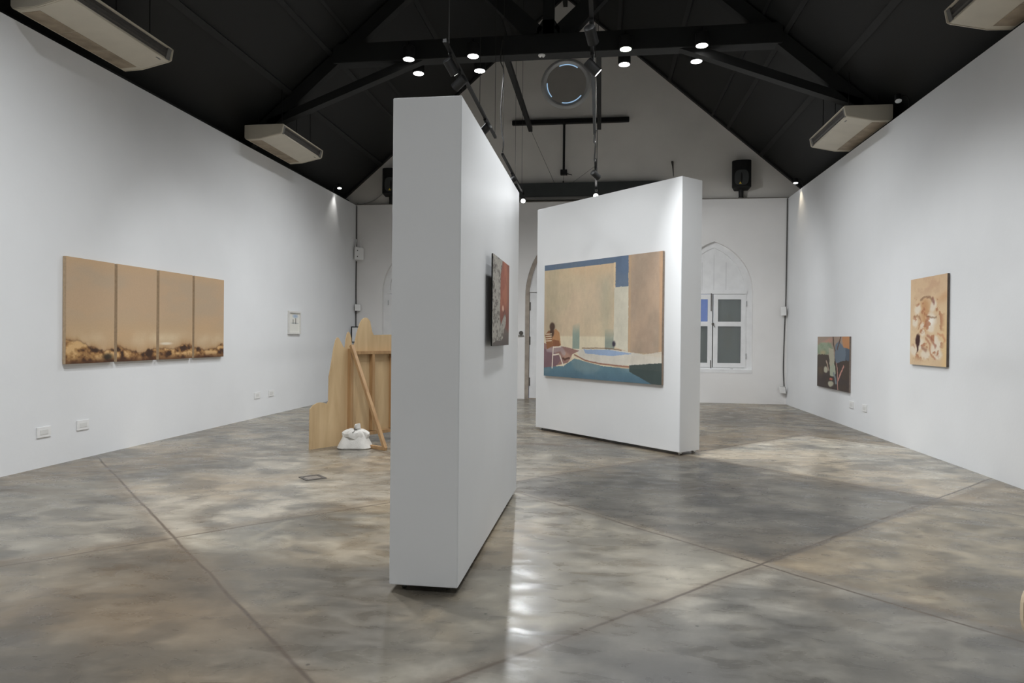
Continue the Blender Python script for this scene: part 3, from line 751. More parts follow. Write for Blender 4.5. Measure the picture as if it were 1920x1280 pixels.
# --- right wall pictures (wall faces -x, u runs towards -y)
def blossom(u, v):
    u0, v0 = u, v
    u = u + .07 * (fbm(u0 * 6, v0 * 8, 301) - .5) + .03 * (fbm(u0 * 20, v0 * 26, 302) - .5); v = v + .05 * (fbm(u0 * 6, v0 * 8, 303) - .5) + .025 * (fbm(u0 * 20, v0 * 26, 304) - .5)
    C = np.ones(u.shape + (3,)) * np.array([212, 184, 150]) / 255
    C = mixc(C, (196, 158, 128), sstep(.72, .95, v) * .9)
    C = mixc(C, (222, 196, 158), sstep(.35, .6, fbm(u * 4, v * 6, 3)) * .6)
    C = mixc(C, (226, 192, 138), sstep(.75, 1., u) * sstep(.8, .3, v) * .7)
    C = mixc(C, (192, 138, 96), np.exp(-((v - .72 - .2 * (u - .8)) / .06) ** 2) * sstep(.55, .9, u) * .5)
    C = mixc(C, (190, 138, 92), np.exp(-((u - .42) / .13) ** 2) * sstep(.78, .7, v) * sstep(.3, .5, v) * .75)
    for (a, b, r1, r2, an) in [(.22, .64, .1, .055, .2), (.13, .5, .08, .05, 0), (.34, .45, .06, .04, .5), (.6, .53, .14, .075, -.2), (.57, .43, .1, .06, 0), (.36, .36, .06, .035, 0), (.63, .67, .09, .05, .3), (.3, .24, .1, .06, .5), (.1, .17, .09, .06, 0), (.72, .21, .13, .07, .2), (.8, .12, .1, .05, 0), (.45, .13, .12, .05, 0), (.7, .3, .08, .035, 0)]:
        k = ell(u + .05 * (fbm(u * 9, v * 12, 4) - .5), v, a, b, r1, r2, an, .35)
        C = mixc(C, (228, 216, 198), k * .85)
    C = mixc(C, (240, 234, 224), ell(u, v, .58, .5, .1, .05, .3, .6) * .9)
    br = sstep(.53, .62, fbm(u * 8, v * 13, 63)) * sstep(.8, .7, v) * sstep(.03, .12, v)
    C = mixc(C, (168, 108, 74), br * .75 * sstep(.02, .15, u) * sstep(.98, .8, u))
    for st, wd, c in [([(.3, .74), (.42, .77), (.56, .76), (.6, .72)], .014, (120, 84, 60)), ([(.62, .74), (.66, .7)], .02, (110, 52, 44)), ([(.48, .56), (.56, .55), (.74, .54)], .012, (126, 92, 62)), ([(.1, .56), (.2, .57), (.28, .54)], .014, (156, 112, 82)),
                      ([(.45, .3), (.55, .24), (.6, .13), (.72, .08)], .016, (170, 106, 78)), ([(.5, .33), (.58, .3), (.7, .22)], .02, (150, 86, 66)), ([(.36, .2), (.46, .18)], .02, (140, 92, 74)), ([(.78, .36), (.9, .34), (.95, .28)], .014, (198, 130, 92)), ([(.2, .17), (.16, .12)], .01, (130, 90, 66)), ([(.24, .42), (.3, .5), (.27, .56)], .012, (170, 112, 80))]:
        C = mixc(C, c, stroke(u, v, st, wd * .9, .86, .9) * .62)
    C = mixc(C, (60, 28, 24), np.maximum(ell(u, v, .23, .285, .07, .075, .2, .3), ell(u, v, .22, .2, .03, .05, 0, .4)))
    return C
canvas('blossom_painting', (XR - .002, 9.885, 1.18), -PI / 2, .98, 1.165, .03, blossom,
       'upright peach and cream abstract blossom painting, higher one on the right wall', 'painting', 170, 200, edge=mat('dark_brown_edge', (.10, .075, .06, 1), .7, noise=.2, nscale=30), gain=1.02)
def lily(u, v):
    u0, v0 = u, v
    u = u + .05 * (fbm(u0 * 7, v0 * 6, 311) - .5) + .02 * (fbm(u0 * 24, v0 * 20, 312) - .5); v = v + .05 * (fbm(u0 * 7, v0 * 6, 313) - .5) + .02 * (fbm(u0 * 24, v0 * 20, 314) - .5)
    C = np.ones(u.shape + (3,)) * np.array([66, 54, 46]) / 255
    C = mixc(C, (92, 76, 56), ell(u, v, .1, .32, .09, .12, 0, .6) * .6)
    C = mixc(C, (58, 50, 52), sstep(.4, .6, fbm(u * 6, v * 6, 8)) * .5)
    up = (v > .62 + .04 * np.sin(u * 9)).astype(float)
    C = mixc(C, (150, 132, 118), up)
    C = mixc(C, (184, 134, 118), ell(u, v, .28, .87, .22, .06, .3, .6) * .8)
    C = mixc(C, (142, 152, 130), ell(u, v, .22, .76, .28, .13, .1, .2))
    C = mixc(C, (120, 136, 112), sstep(.5, .65, fbm(u * 8, v * 8, 18)) * ell(u, v, .22, .76, .28, .13, .1, .2) * .7)
    C = mixc(C, (176, 158, 122), ell(u, v, .2, .69, .1, .05, 0, .6) * .7)
    C = mixc(C, (170, 166, 146), inpoly(u, v, [(.38, .78), (.53, .76), (.57, .55), (.55, .45), (.44, .41), (.40, .5)]))
    C = mixc(C, (70, 60, 52), inpoly(u, v, [(-.01, .62), (.15, .66), (.38, .64), (.42, .5), (.3, .4), (-.01, .4)]))
    C = mixc(C, (174, 124, 84), inpoly(u, v, [(.78, 1.01), (1.01, 1.01), (1.01, .75), (.85, .78)]))
    C = mixc(C, (98, 110, 122), inpoly(u, v, [(.6, .85), (.72, .93), (.85, .80), (1.01, .77), (1.01, .57), (.8, .55), (.62, .49), (.57, .62)]))
    C = mixc(C, (70, 80, 92), inpoly(u, v, [(.9, .8), (1.01, .77), (1.01, .56), (.88, .56)]) * .8)
    C = mixc(C, (172, 168, 148), np.maximum(ell(u, v, .3, .355, .07, .06, .2, .3), ell(u, v, .46, .1, .08, .055, 0, .3)))
    C = mixc(C, (160, 166, 146), inpoly(u, v, [(.44, .42), (.55, .5), (.6, .42), (.62, .3), (.55, .24), (.44, .26)]))
    C = mixc(C, (120, 128, 132), stroke(u, v, [(.56, .3), (.6, .2), (.62, .12)], .03, 1.2))
    for st, wd, c in [([(.52, 1.0), (.54, .84), (.58, .74)], .016, (70, 56, 48)), ([(.74, 1.0), (.72, .88), (.66, .78)], .018, (88, 62, 52)), ([(.63, .5), (.67, .34), (.67, .0)], .014, (170, 130, 120)), ([(.84, .45), (.76, .33), (.68, .2)], .018, (176, 128, 118)), ([(.32, .52), (.36, .44), (.4, .36)], .018, (168, 148, 130)), ([(.44, .2), (.5, .19)], .02, (176, 96, 80))]:
        C = mixc(C, c, stroke(u, v, st, wd, 1.2))
    return C
canvas('lily_painting', (XR - .002, 13.86, .60), -PI / 2, 1.70, .968, .03, lily,
       'dark painting with pale green lilies and a blue grey shape, low on the right wall', 'painting', 170, 130, edge=CANVASD)
# --- small white framed picture on the left wall
sf = empty('framed_picture', (XL, 12.51, 1.52), PI / 2, 'small white framed picture of two dark figures, on the left wall', 'picture')
fb = MB().prism([(0, 0), (.53, 0), (.53, .462), (0, .462)], [[(.035, .035), (.495, .035), (.495, .427), (.035, .427)]], -.035, -.002, lambda u, v, d: (u, d, v))
fb.build('frame', mat('white_frame', (.74, .73, .70, 1), .4, noise=.03, nscale=20), sf)
def two(u, v):
    C = np.ones(u.shape + (3,)) * np.array([214, 213, 206]) / 255
    C = mixc(C, (150, 168, 190), ell(u, v, .6, .82, .22, .08, 0, .7) * .9)
    C = mixc(C, (120, 130, 136), ell(u, v, .55, .47, .3, .03, 0, .7) * .6)
    for x, h in ((.4, .64), (.64, .70)):
        C = mixc(C, (62, 58, 48), stroke(u, v, [(x, .46), (x, h)], .028, 1.1))
    return C
color_sheet('print', 60, 60, lambda u, v: np.stack([.03 + .47 * u, 0 * u - .012, .03 + .405 * v], -1), two, PAINTM, sf, gain=1.2)
# --- black framed picture in the far left corner
cf = empty('corner_picture', (-6.10, 15.78, 1.33), .55, 'black framed white picture in the far left corner behind the plywood cutout', 'picture')
MB().prism([(0, 0), (.36, 0), (.36, .40), (0, .40)], [[(.025, .025), (.335, .025), (.335, .375), (.025, .375)]], -.02, 0, lambda u, v, d: (u, d, v)).build('frame', BLACKP, cf)
MB().box(.02, .34, -.012, -.002, .02, .38).build('print', mat('pale_paper', (.70, .70, .70, 1), .7, noise=.05, nscale=9), cf)

# ================================================================ PLYWOOD CUT-OUT
# local frame: origin at its front-left foot, +x along the sheet (towards back right), y behind, z up
ca = math.atan2(9.494 - 8.307, -3.055 + 3.767)
cut = empty('plywood_cutout', (-3.767, 8.307, 0), ca, 'plywood rocky skyline cutout seen from the back, propped by pine brace', 'cutout')
W0 = 2.35
# silhouette read off the photograph, metres on the sheet (s along, z up)
CUTP = [(0.0, 0.0), (0.004, 0.531), (0.052, 0.577), (0.118, 0.604), (0.16, 0.61), (0.202, 0.605), (0.27, 0.582), (0.295, 0.616), (0.3, 0.946), (0.325, 1.06), (0.374, 1.333), (0.405, 1.44), (0.43, 1.475), (0.452, 1.47), (0.496, 1.405), (0.533, 1.346), (0.56, 1.331), (0.576, 1.456), (0.595, 1.53), (0.615, 1.553), (0.639, 1.538), (0.667, 1.464), (0.677, 1.331), (0.705, 1.316), (0.758, 1.531), (0.812, 1.674), (0.85, 1.73), (0.90, 1.757), (0.944, 1.753), (0.992, 1.709), (1.033, 1.557), (1.062, 1.512), (1.382, 1.522), (1.75, 1.52), (1.80, 1.62), (1.9, 1.70), (2.0, 1.62), (2.05, 1.40), (2.12, 1.46), (2.2, 1.30), (2.28, 0.9), (2.42, 0.62), (2.6, 0.55), (2.62, 0.0), (2.05, 0.0), (2.05, 0.09), (0.67, 0.09), (0.67, 0.0)]
sil = [(s, z) for s, z in CUTP]
MB().prism(sil, [], 0, .014, lambda u, v, d: (u, d, v)).build('plywood_sheet', PLY, cut)

def stud(name, s0, s1, z0, z1, y0=-.07, y1=0.0):
    return MB().box(s0, s1, y0, y1, z0, z1).build(name, PINE, cut, bevel=.002)
for s0 in (.605, .985, 1.35, 1.95):
    stud('stud', s0, s0 + .045, .0 if s0 in (.605, 1.95) else .16, 1.24 if s0 != .605 else 1.32)
stud('rail', .655, 1.95, 1.24, 1.285)
stud('rail', .655, 1.95, .10, .145)
for bs in (.628, 1.972):
    MB().bar((bs - .03, -.09, 1.37), (bs - .005, -.775, .02), .045, .05, up=(1, 0, 0)).build('brace', PINE, cut, bevel=.002)
    MB().box(bs - .03, bs + .015, -.79, -.07, 0, .045).build('foot_rail', PINE, cut, bevel=.002)

def sandbag(loc, rz, label, group=None):
    t = empty('sandbag', loc, rz, label, 'sandbag', group)
    b = MB(); n = 48; rows = []
    prof = [(0.0, .97), (.015, 1.04), (.05, .99), (.10, .87), (.15, .74), (.19, .66), (.215, .58), (.23, .42), (.238, .2)]
    for z, r in prof:
        row = []
        for k in range(n):
            a = 2 * PI * k / n
            ex = (abs(math.cos(a)) ** 3 + abs(math.sin(a)) ** 3) ** (-1 / 3.) if z < .2 else 1.12
            corner = 1 + (.10 if z < .03 else .04) * max(0, abs(math.sin(2 * a)) - .3)
            rr = r * ex * .86 * corner * (1 + .03 * math.sin(5 * a + 9 * z) + .02 * math.sin(11 * a + 20 * z))
            row.append(b.bm.verts.new((.25 * rr * math.cos(a), .17 * rr * math.sin(a), z * 1.0 + .008 * math.sin(7 * a) * (z > .1))))
        rows.append(row)
    for A, B in zip(rows, rows[1:]):
        for k in range(n): b.bm.faces.new((A[k], A[(k + 1) % n], B[(k + 1) % n], B[k]))
    b.bm.faces.new(rows[0][::-1]); b.bm.faces.new(rows[-1])
    b.build('sack', SACK, t, smooth=True)
    f = MB(); rows = []                               # folded-over collar
    for j, (z, r) in enumerate([(.135, .60), (.15, .70), (.19, .70), (.225, .60), (.245, .42), (.25, .2)]):
        row = []
        for k in range(n):
            a = 2 * PI * k / n
            wv = 1 + .07 * math.sin(3 * a + 1.3) + .05 * math.sin(7 * a + j) + .03 * math.sin(13 * a)
            row.append(f.bm.verts.new((.235 * r * wv * math.cos(a) * 1.05, .17 * r * wv * math.sin(a) * 1.05, z + .018 * math.sin(2 * a + .5) * (j < 3) + .01 * math.sin(6 * a))))
        rows.append(row)
    for A, B in zip(rows, rows[1:]):
        for k in range(n): f.bm.faces.new((A[k], A[(k + 1) % n], B[(k + 1) % n], B[k]))
    f.bm.faces.new(rows[-1])
    f.build('folded_collar', SACK, t, smooth=True)
    MB().tube([(.02, .0, .22), (.025, -.01, .25), (.04, -.02, .268), (.03, -.01, .292), (.0, .0, .30)], [.05, .026, .04, .052, .02], 14).build('tied_neck', SACK, t, smooth=True)
    q = MB(); q.tube([(.025 + .034 * math.cos(a), -.01 + .034 * math.sin(a), .252) for a in [2 * PI * k / 14 for k in range(15)]], .005, 6)
    q.tube([(.0, -.04, .25), (-.03, -.09, .232), (-.05, -.115, .22)], .004, 6); q.tube([(.0, -.04, .25), (.01, -.09, .236), (-.01, -.12, .222)], .004, 6)
    q.build('twine', TWINE, t)
    return t
sandbag((-3.24, 8.56, .0), .15, 'white woven sandbag tied at the neck, weighing down the brace of the plywood cutout')

# ================================================================ AIR CONDITIONERS
def ac_unit(side, y0, L_, label):
    t = empty('air_conditioner', (0, y0, 4.86), 0, label, 'air conditioner', 'ceiling hung air conditioners')
    xr, xw = (-5.41, -6.115) if side < 0 else (3.68, 4.385)
    sgn = 1 if xw > xr else -1
    W_ = abs(xw - xr)
    f = lambda u, v, d: (xr + sgn * u - 0, d, v)
    body = [(0.045, .09), (W_ * .6, .01), (W_ - .03, 0), (W_, .03), (W_, .25), (0.0, .25), (0, .232), (.05, .225), (.05, .115)]
    MB().prism(body, [], .03, L_ - .03, f).build('body', AC, t, bevel=.004)
    for a, b in ((0, .03), (L_ - .03, L_)):
        MB().prism([(0.02, .10), (.06, .085), (W_ * .6, .006), (W_ - .03, -.004), (W_ + .003, .03), (W_ + .003, .252), (0.0, .252), (-.004, .23)], [], a, b, f).build('end_cap', AC, t, bevel=.008)
    for a, b in ((.028, .1), (L_ - .1, L_ - .028)):
        MB().prism([(.038, .10), (.055, .10), (.055, .23), (.004, .23)], [], a, b, f).build('outlet_corner', ACM, t)
    MB().prism([(.046, .117), (.052, .117), (.052, .224), (.02, .224)], [], .1, L_ - .1, f).build('air_outlet', ACD, t)
    for k in range(2):
        MB().prism([(.014 + .012 * k, .20 - .05 * k), (.045, .188 - .05 * k), (.045, .182 - .05 * k), (.014 + .012 * k, .194 - .05 * k)], [], .1, L_ - .1, f).build('louver', ACD, t)
    sl = lambda u: (.09 + (u - .045) / (W_ * .6 - .045) * (.01 - .09)) if u < W_ * .6 else .01 - .01 * (u - W_ * .6) / (W_ * .4)
    g = MB(); u0, u1 = W_ * .62, W_ - .05
    for k in range(3):
        a = .09 + k * (L_ - .18) / 3; b = a + (L_ - .18) / 3 - .015
        g.prism([(u0, sl(u0) - .004), (u1, sl(u1) - .004), (u1, sl(u1) + .01), (u0, sl(u0) + .01)], [], a, b, f)
    g.build('intake_grille', ACG, t)
    MB().prism([(.09, sl(.09) - .003), (.105, sl(.105) - .003), (.105, .1), (.09, .1)], [], (L_ - .2) if side < 0 else .18, (L_ - .12) if side < 0 else .26, f).build('badge', ACM, t)
    for k in range(3):
        y = .25 + k * (L_ - .5) / 2
        for u in (.15, W_ - .12):
            x = xr + sgn * u; zt = roof(x) - 4.86
            MB().tube([(x, y, .24), (x, y, zt - .02)], .006, 6).build('hanger_rod', BLACK, t)
            MB().box(x - .012, x + .012, y - .03, y + .03, .24, .30).build('hanger_bracket', AC, t)
    return t
ac_unit(-1, 10.80, 1.65, 'cream air conditioner hung above the far end of the left wall')
ac_unit(-1, 6.20, 1.65, 'cream air conditioner hung above the left wall nearest the viewer')
ac_unit(1, 10.86, 1.72, 'cream air conditioner hung above the far end of the right wall')
ac_unit(1, 6.20, 1.65, 'cream air conditioner cut off by the top right corner of the photo')

# ================================================================ DOWNLIGHTS ON THE TRUSSES
def downlight(x, y, z, label, glow=GLOW, power=DOWN_W, tilt=(0, 0), ang=143, grp='R12'):
    t = empty('downlight', (x, y, z), 0, label, 'downlight', 'downlights hung along the roof trusses')
    MB().tube([(0, 0, .004), (0, 0, .02), (0, 0, .20), (0, 0, .22)], [.104, .108, .108, .09], 24).build('housing', BLACK, t, smooth=True)
    MB().tube([(0, 0, .0), (0, 0, .006)], .092, 24).build('lens', glow, t)
    MB().tube([(0, 0, .21), (0, 0, .30)], .02, 8).build('stem', BLACK, t)
    lamp('downlight_lamp', 'SPOT', (x, y, z - .02), (x + tilt[0], y + tilt[1], 0), power * MUL.get(grp, 1), angle=ang, blend=.9, size=.09)
ROWS = [(-3.30, 'leftmost'), (-2.18, 'second'), (.36, 'third'), (1.575, 'rightmost')]
for y, wh in ((11.10, 'of four in the nearer row along the roof truss'), (11.72, 'of four in the farther row along the roof truss')):
    for x, nmx in ROWS:
        downlight(x, y, 6.23, '%s black glowing downlight %s' % (nmx, wh), glow=GLOWG if (x == .36 and y < 11.5) else GLOW)
for y in (5.0, ):
    for x, nmx in ROWS:
        downlight(x, y, 6.23, '%s black downlight on the truss above the viewer' % nmx, power=DOWN_W * (1.3 if x < 0 else .5), grp='R5')
for y in (-.9, ):
    for x, nmx in ROWS:
        downlight(x, y, 6.23, '%s black downlight of the row behind the viewer' % nmx, power=DOWN_W, ang=150, grp='Rm')

# ================================================================ TRACKS AND TRACK SPOTS
def track(x, y0, y1, z, label, wires, wd=.04, extra=None):
    t = empty('lighting_track', (x, y0, z), 0, label, 'lighting track', 'lighting tracks')
    MB().box(-wd / 2, wd / 2, 0, y1 - y0, -.02, .02).build('track_rail', BLACK, t, bevel=.003)
    for (wx, wy) in wires:
        MB().tube([(wx - x, wy - y0, .015), (wx - x, wy - y0, roof(wx) - z - .02)], .004, 6).build('suspension_wire', CABLE, t)
    return t
track(-1.65, 6.85, 10.25, 4.60, 'long black lighting track running beside the top of the near partition', [(-1.65, 7.05), (-1.65, 8.9), (-1.65, 10.2)])
track(-1.68, 11.2, 14.35, 4.60, 'far black lighting track over the gap between the partitions, left one', [(-1.68, 11.25), (-1.68, 12.9), (-1.68, 14.0)])
track(-.12, 5.2, 10.2, 4.60, 'long black lighting track running straight ahead from overhead', [(-.12, 6.2), (-.12, 8.2), (-.12, 10.15)])
track(-.12, 11.7, 14.75, 4.60, 'far black lighting track above the painting partition, right one', [(-.12, 11.75), (-.10, 13.2), (-.12, 14.7)])
for x, lb in ((-1.72, 'left'), (-.08, 'right')):
    b = MB().box(x - .045, x + .045, 11.55, 16.02, 6.45, 6.56).build('ceiling_joist', BEAM)
    tag(b, 'black joist from the roof truss to the gable wall, %s one of two' % lb, 'joist', 'joists behind the truss')
# loose power cables feeding the far tracks
def cable(name, pts, r, m, label, cat='cable', group=None):
    # smooth the polyline
    P = [Vector(p) for p in pts]; Q = []
    for i in range(len(P) - 1):
        p0 = P[max(i - 1, 0)]; p1 = P[i]; p2 = P[i + 1]; p3 = P[min(i + 2, len(P) - 1)]
        for k in range(6):
            t = k / 6; t2 = t * t; t3 = t2 * t
            Q.append(.5 * ((2 * p1) + (-p0 + p2) * t + (2 * p0 - 5 * p1 + 4 * p2 - p3) * t2 + (-p0 + 3 * p1 - 3 * p2 + p3) * t3))
    Q.append(P[-1])
    o = MB().tube(Q, r, 6).build(name, m, smooth=True); return tag(o, label, cat, group)
cable('power_cable', [(-1.70, 11.25, 6.55), (-1.73, 11.22, 6.2), (-1.68, 11.25, 6.0), (-1.72, 11.25, 5.4), (-1.69, 11.22, 4.95), (-1.66, 11.2, 4.8), (-1.68, 11.22, 4.635)], .011, CABLE, 'kinked black power cable dropping to the far left lighting track')
cable('power_cable', [(-.10, 10.1, 4.63), (-.13, 10.3, 4.5), (-.11, 10.6, 4.56), (-.13, 11.2, 4.46), (-.12, 11.72, 4.6)], .014, CABLE, 'black power cable linking the two right hand lighting tracks')

NSP = [0]
def spot(x, y, z, aim, label, power=TRACK_W, ang=55, glow=True, L_=.17, R_=.055, group='black track spotlights'):
    NSP[0] += 1
    t = empty('track_spotlight', (x, y, z), 0, label, 'spotlight', group)
    MB().box(-.02, .02, -.06, .06, -.045, -.018).build('track_adapter', BLACK, t, bevel=.004)
    MB().tube([(0, 0, -.04), (0, 0, -.10)], .012, 8).build('stem', BLACK, t)
    dv = (Vector(aim) - Vector((x, y, z))).normalized()
    c = Vector((0, 0, -.15)); q = dv.to_track_quat('Z', 'Y')
    Mx = Matrix.Translation(c) @ q.to_matrix().to_4x4()
    g = lambda p: Mx @ Vector(p)
    MB().tube([g((0, 0, -L_ * .5)), g((0, 0, -L_ * .46)), g((0, 0, L_ * .5)), g((0, 0, L_ * .5)), g((0, 0, L_ * .44))], [R_ * .8, R_, R_, R_ * .9, R_ * .86], 22).build('lamp_head', BLACKP, t, smooth=True)
    MB().tube([g((0, 0, L_ * .50)), g((0, 0, L_ * .515)), g((0, 0, L_ * .53))], [R_ * 1.02, R_ * 1.05, R_ * 1.02], 22, cap=True).build('bezel', CHROME if not glow else BLACK, t, smooth=True)
    if glow:
        MB().tube([g((0, 0, L_ * .535)), g((0, 0, L_ * .545))], R_ * .85, 22).build('lens', GLOW, t)
    w0 = Vector((x, y, z)) + g((0, 0, L_ * .5 + .03))
    lamp('track_lamp', 'SPOT', w0, w0 + dv, power * MUL.get('S%d' % NSP[0], 1), angle=ang, blend=.7, size=.05)
spot(-1.65, 7.15, 4.60, (.0, 9.7, 1.7), 'black track spotlight nearest the viewer on the left track', ang=78)
spot(-1.65, 7.62, 4.60, (-6.1, 9.6, 1.6), 'black track spotlight with a bright front rim, second along the left track')
spot(-1.65, 9.35, 4.60, (-6.1, 12.6, 1.7), 'black track spotlight just past the top edge of the near partition')
spot(-1.68, 12.45, 4.60, (-6.1, 13.2, 1.8), 'small black track spotlight on the far left track')
spot(-1.68, 14.25, 4.60, (-.3, 4.5, 0.0), 'dazzling track spotlight at the far end of the far left track', ang=48, power=TRACK_W)
spot(-.12, 5.45, 4.60, (-.8, 4.7, 0.3), 'black track spotlight on the overhead track at the very top of the photo', ang=75)
spot(-.12, 6.55, 4.60, (1.0, 10.4, 1.8), 'slim black track spotlight beneath the top edge of the photo', ang=50)
spot(-.12, 7.33, 4.60, (4.2, 8.6, .6), 'tilted black track spotlight in front of the roof truss', ang=80)
spot(-.12, 12.17, 4.60, (3.2, 16.1, 2.3), 'tilted black track spotlight on the far right track', ang=75)
spot(-.12, 13.9, 4.60, (-.7, 5.0, 1.2), 'upper of two dazzling track spotlights above the painting partition', ang=50)
spot(-.12, 14.55, 4.60, (.6, 5.0, 1.0), 'lower of two dazzling track spotlights above the painting partition', ang=50)

# small lamps clipped on the wall tops
def clip(x, y, aim, label, glow=True, power=22, colr=(1, .97, .92), yaw=0):
    s = 1 if x > 0 else -1
    t = empty('wall_top_lamp', (x, y, ZT), 0, label, 'lamp', 'small lamps on the wall tops')
    MB().tube([(s * .05, 0, 0), (s * .05, 0, .16), (s * .0, 0, .22), (-s * .08, -.0, .20)], .008, 8).build('arm', BLACK, t)
    a = Vector((-s * .10, 0, .18)); dv = (Vector(aim) - Vector((x, y, ZT)) - a).normalized()
    MB().tube([a - dv * .05, a - dv * .045, a + dv * .05], [.035, .045, .05], 16).build('lamp_head', BLACK, t, smooth=True)
    MB().tube([a + dv * .051, a + dv * .055], .043, 16).build('lens', GLOW if glow else CHROME, t)
    if power:
        p = Vector((x, y, ZT)) + a + dv * .07
        lamp('wall_top_light', 'SPOT', p, p + dv, power, angle=70, blend=.8, size=.03, colr=colr)
clip(XL, 14.85, (XL + .25, 14.4, 2.8), 'small lit lamp clipped to the top of the left wall near the far corner')
clip(XR, 15.25, (XR - .22, 14.9, 2.8), 'small warm lit lamp clipped to the top of the right wall near the far corner', colr=(1, .85, .62))
clip(XR, 10.2, (XR - .3, 9.5, 3.5), 'small unlit lamp on the right wall top beside the far air conditioner', glow=False, power=0)

# ================================================================ GABLE FITTINGS
t = empty('wall_rail', (-.785, YG, 6.75), 0, 'black rail across the gable wall below the round window, with a drop pole', 'rail')
MB().box(-1.415, 1.415, -.13, -.02, -.055, .055).build('rail', BLACK, t, bevel=.01)
MB().tube([(-.14, -.1, 0), (-.14, -.1, -1.2)], .028, 12).build('drop_pole', BLACK, t)
b = MB().box(-.22, -.06, -.16, -.04, -1.30, -1.18); b.tube([(-.06, -.1, -1.27), (.06, -.12, -1.31)], .01); b.tube([(-.14, -.1, .0), (-.14, -.1, -.08)], .04)
b.build('pole_head', BLACKP, t, bevel=.004)
for x in (-1.3, -.5, .5, 1.3): MB().box(x - .03, x + .03, -.03, 0, -.03, .03).build('wall_bracket', BLACK, t)
t = empty('screen_case', (-.93, YG, 4.83), 0, 'long black projection screen case lying above the doorway', 'screen case')
MB().box(-2.4, 2.4, -.26, -.08, .06, .40).build('case', mat('charcoal_case', (.035, .04, .038, 1), .5, noise=.1), t, bevel=.01)
MB().box(-2.4, 2.4, -.28, -.06, .005, .058).build('bottom_bar', mat('grey_bar', (.16, .155, .145, 1), .5, noise=.1), t, bevel=.004)
MB().tube([(0.0, -.16, .40), (0, -.16, .46)], .018, 8).build('hook', STEELHINGE, t)
for a, b_ in (((-1.70, 15.95, 6.45), (-1.14, 16.17, 5.235)), ((-.12, 14.4, 5.2), (-.72, 16.17, 5.235)), ((-.92, 16.2, 5.47), (-.93, 16.18, 5.28))):
    o = MB().tube([a, b_], .004, 6).build('guy_wire', CABLE); tag(o, 'thin wire stretched down to the black screen case', 'wire', 'guy wires over the screen case')
o = MB(); o.tube([(1.65, 16.30, 5.72), (1.65, 16.24, 5.70), (1.66, 16.22, 5.60), (1.68, 16.22, 5.35)], [.025, .03, .02, .008], 8)
tag(o.build('wall_hook', STEELHINGE, smooth=True), 'little dark hook on the gable wall above the painting partition', 'hook')

def speaker(x, y, label, rz):
    t = empty('speaker', (x, y, ZT + .018), rz, label, 'speaker', 'black loudspeakers on the ledge')
    MB().box(-.06, .06, .07, .19, 0, .02).build('foot_plate', BLACK, t)
    MB().tube([(0, .12, .01), (0, .07, .20)], [.05, .06], 12).build('stand', BLACK, t, smooth=True)
    tl = Matrix.Translation((0, 0, .19)) @ Matrix.Rotation(-.10, 4, 'X') @ Matrix.Translation((0, 0, 0))
    b = MB(); n = 10
    out = [(-.215, -.13), (-.12, -.165), (0, -.178), (.12, -.165), (.215, -.13), (.16, .15), (-.16, .15)]
    b.prism(out, [], 0, .65, lambda u, v, d: tl @ Vector((u, v, d)))
    b.build('cabinet', BLACKP, t, bevel=.025, seg=3)
    b = MB(); P = []
    for k in range(30):
        a = 2 * PI * k / 30; P.append((.155 * math.copysign(abs(math.cos(a)) ** .6, math.cos(a)), .225 + .18 * math.copysign(abs(math.sin(a)) ** .7, math.sin(a))))
    b.prism(P, [], 0, .012, lambda u, v, d: tl @ Vector((u, -.181 + .24 * u * u * 1.6 + d * 1.0 - .004, v)))
    b.build('grille', GRILLE, t)
    b = MB(); b.prism([(-.04, .07), (.02, .07), (-.01, .125)], [], 0, .004, lambda u, v, d: tl @ Vector((u - .02, -.186 + d - .004, v)))
    tri = b.build('badge', YELLOW, t); tri['label'] = 'small yellow triangular badge'
    return t
sp1 = speaker(3.215, 16.08, 'black loudspeaker with a yellow triangle badge on the ledge right of centre', -.15)
sp2 = speaker(-5.20, 16.08, 'black loudspeaker half hidden behind the top of the near partition', .25)
sp1.location.y = YG - .22; sp2.location.y = YG - .26
cable('speaker_cable', [(-5.42, 16.27, 5.20), (-5.5, 16.27, 5.08), (-5.72, 16.27, 4.92), (-6.0, 16.25, 4.83), (-6.13, 16.2, 4.83)], .012, WCABLE, 'pale cable drooping from the left loudspeaker to the ledge')
det = empty('smoke_detector', (-1.04, 11.33, 6.30), 0, 'tiny round white detector under the tie beam', 'detector')
MB().tube([(0, 0, 0), (0, 0, -.012), (0, 0, -.03), (0, 0, -.036)], [.06, .06, .045, .03], 20).build('housing', SWITCH, det, smooth=True)
MB().tube([(0, 0, -.034), (0, 0, -.044)], .018, 12).build('sensor', STEELHINGE, det)

# ================================================================ CORNER CABLES, BOXES, SOCKETS
cable('wall_cable', [(XL + .022, YB - .012, 4.78), (XL + .022, YB - .012, 3.75)], .012, CABLE, 'dark cable running down the far left corner from the ceiling')
cable('wall_cable', [(XL + .022, YB - .012, 3.38), (XL + .02, YB - .012, 2.6), (XL + .024, YB - .012, 2.30)], .012, CABLE, 'dark cable in the far left corner between the router and the small box')
cable('wall_cable', [(XL + .022, YB - .012, 2.13), (XL + .024, YB - .012, 1.6), (XL + .02, YB - .012, .3)], .012, CABLE, 'dark cable in the far left corner behind the black framed picture')
cable('wall_cable', [(XR - .025, YB - .012, 4.78), (XR - .028, YB - .012, 3.4), (XR - .035, YB - .012, 2.27)], .011, CABLE, 'dark cable down the far right corner above its boxes')
cable('wall_cable', [(XR - .045, YB - .012, 2.07), (XR - .065, YB - .014, 1.3), (XR - .07, YB - .014, .8), (XR - .05, YB - .012, .42)], .011, CABLE, 'loose dark cable hanging between the two boxes in the far right corner')
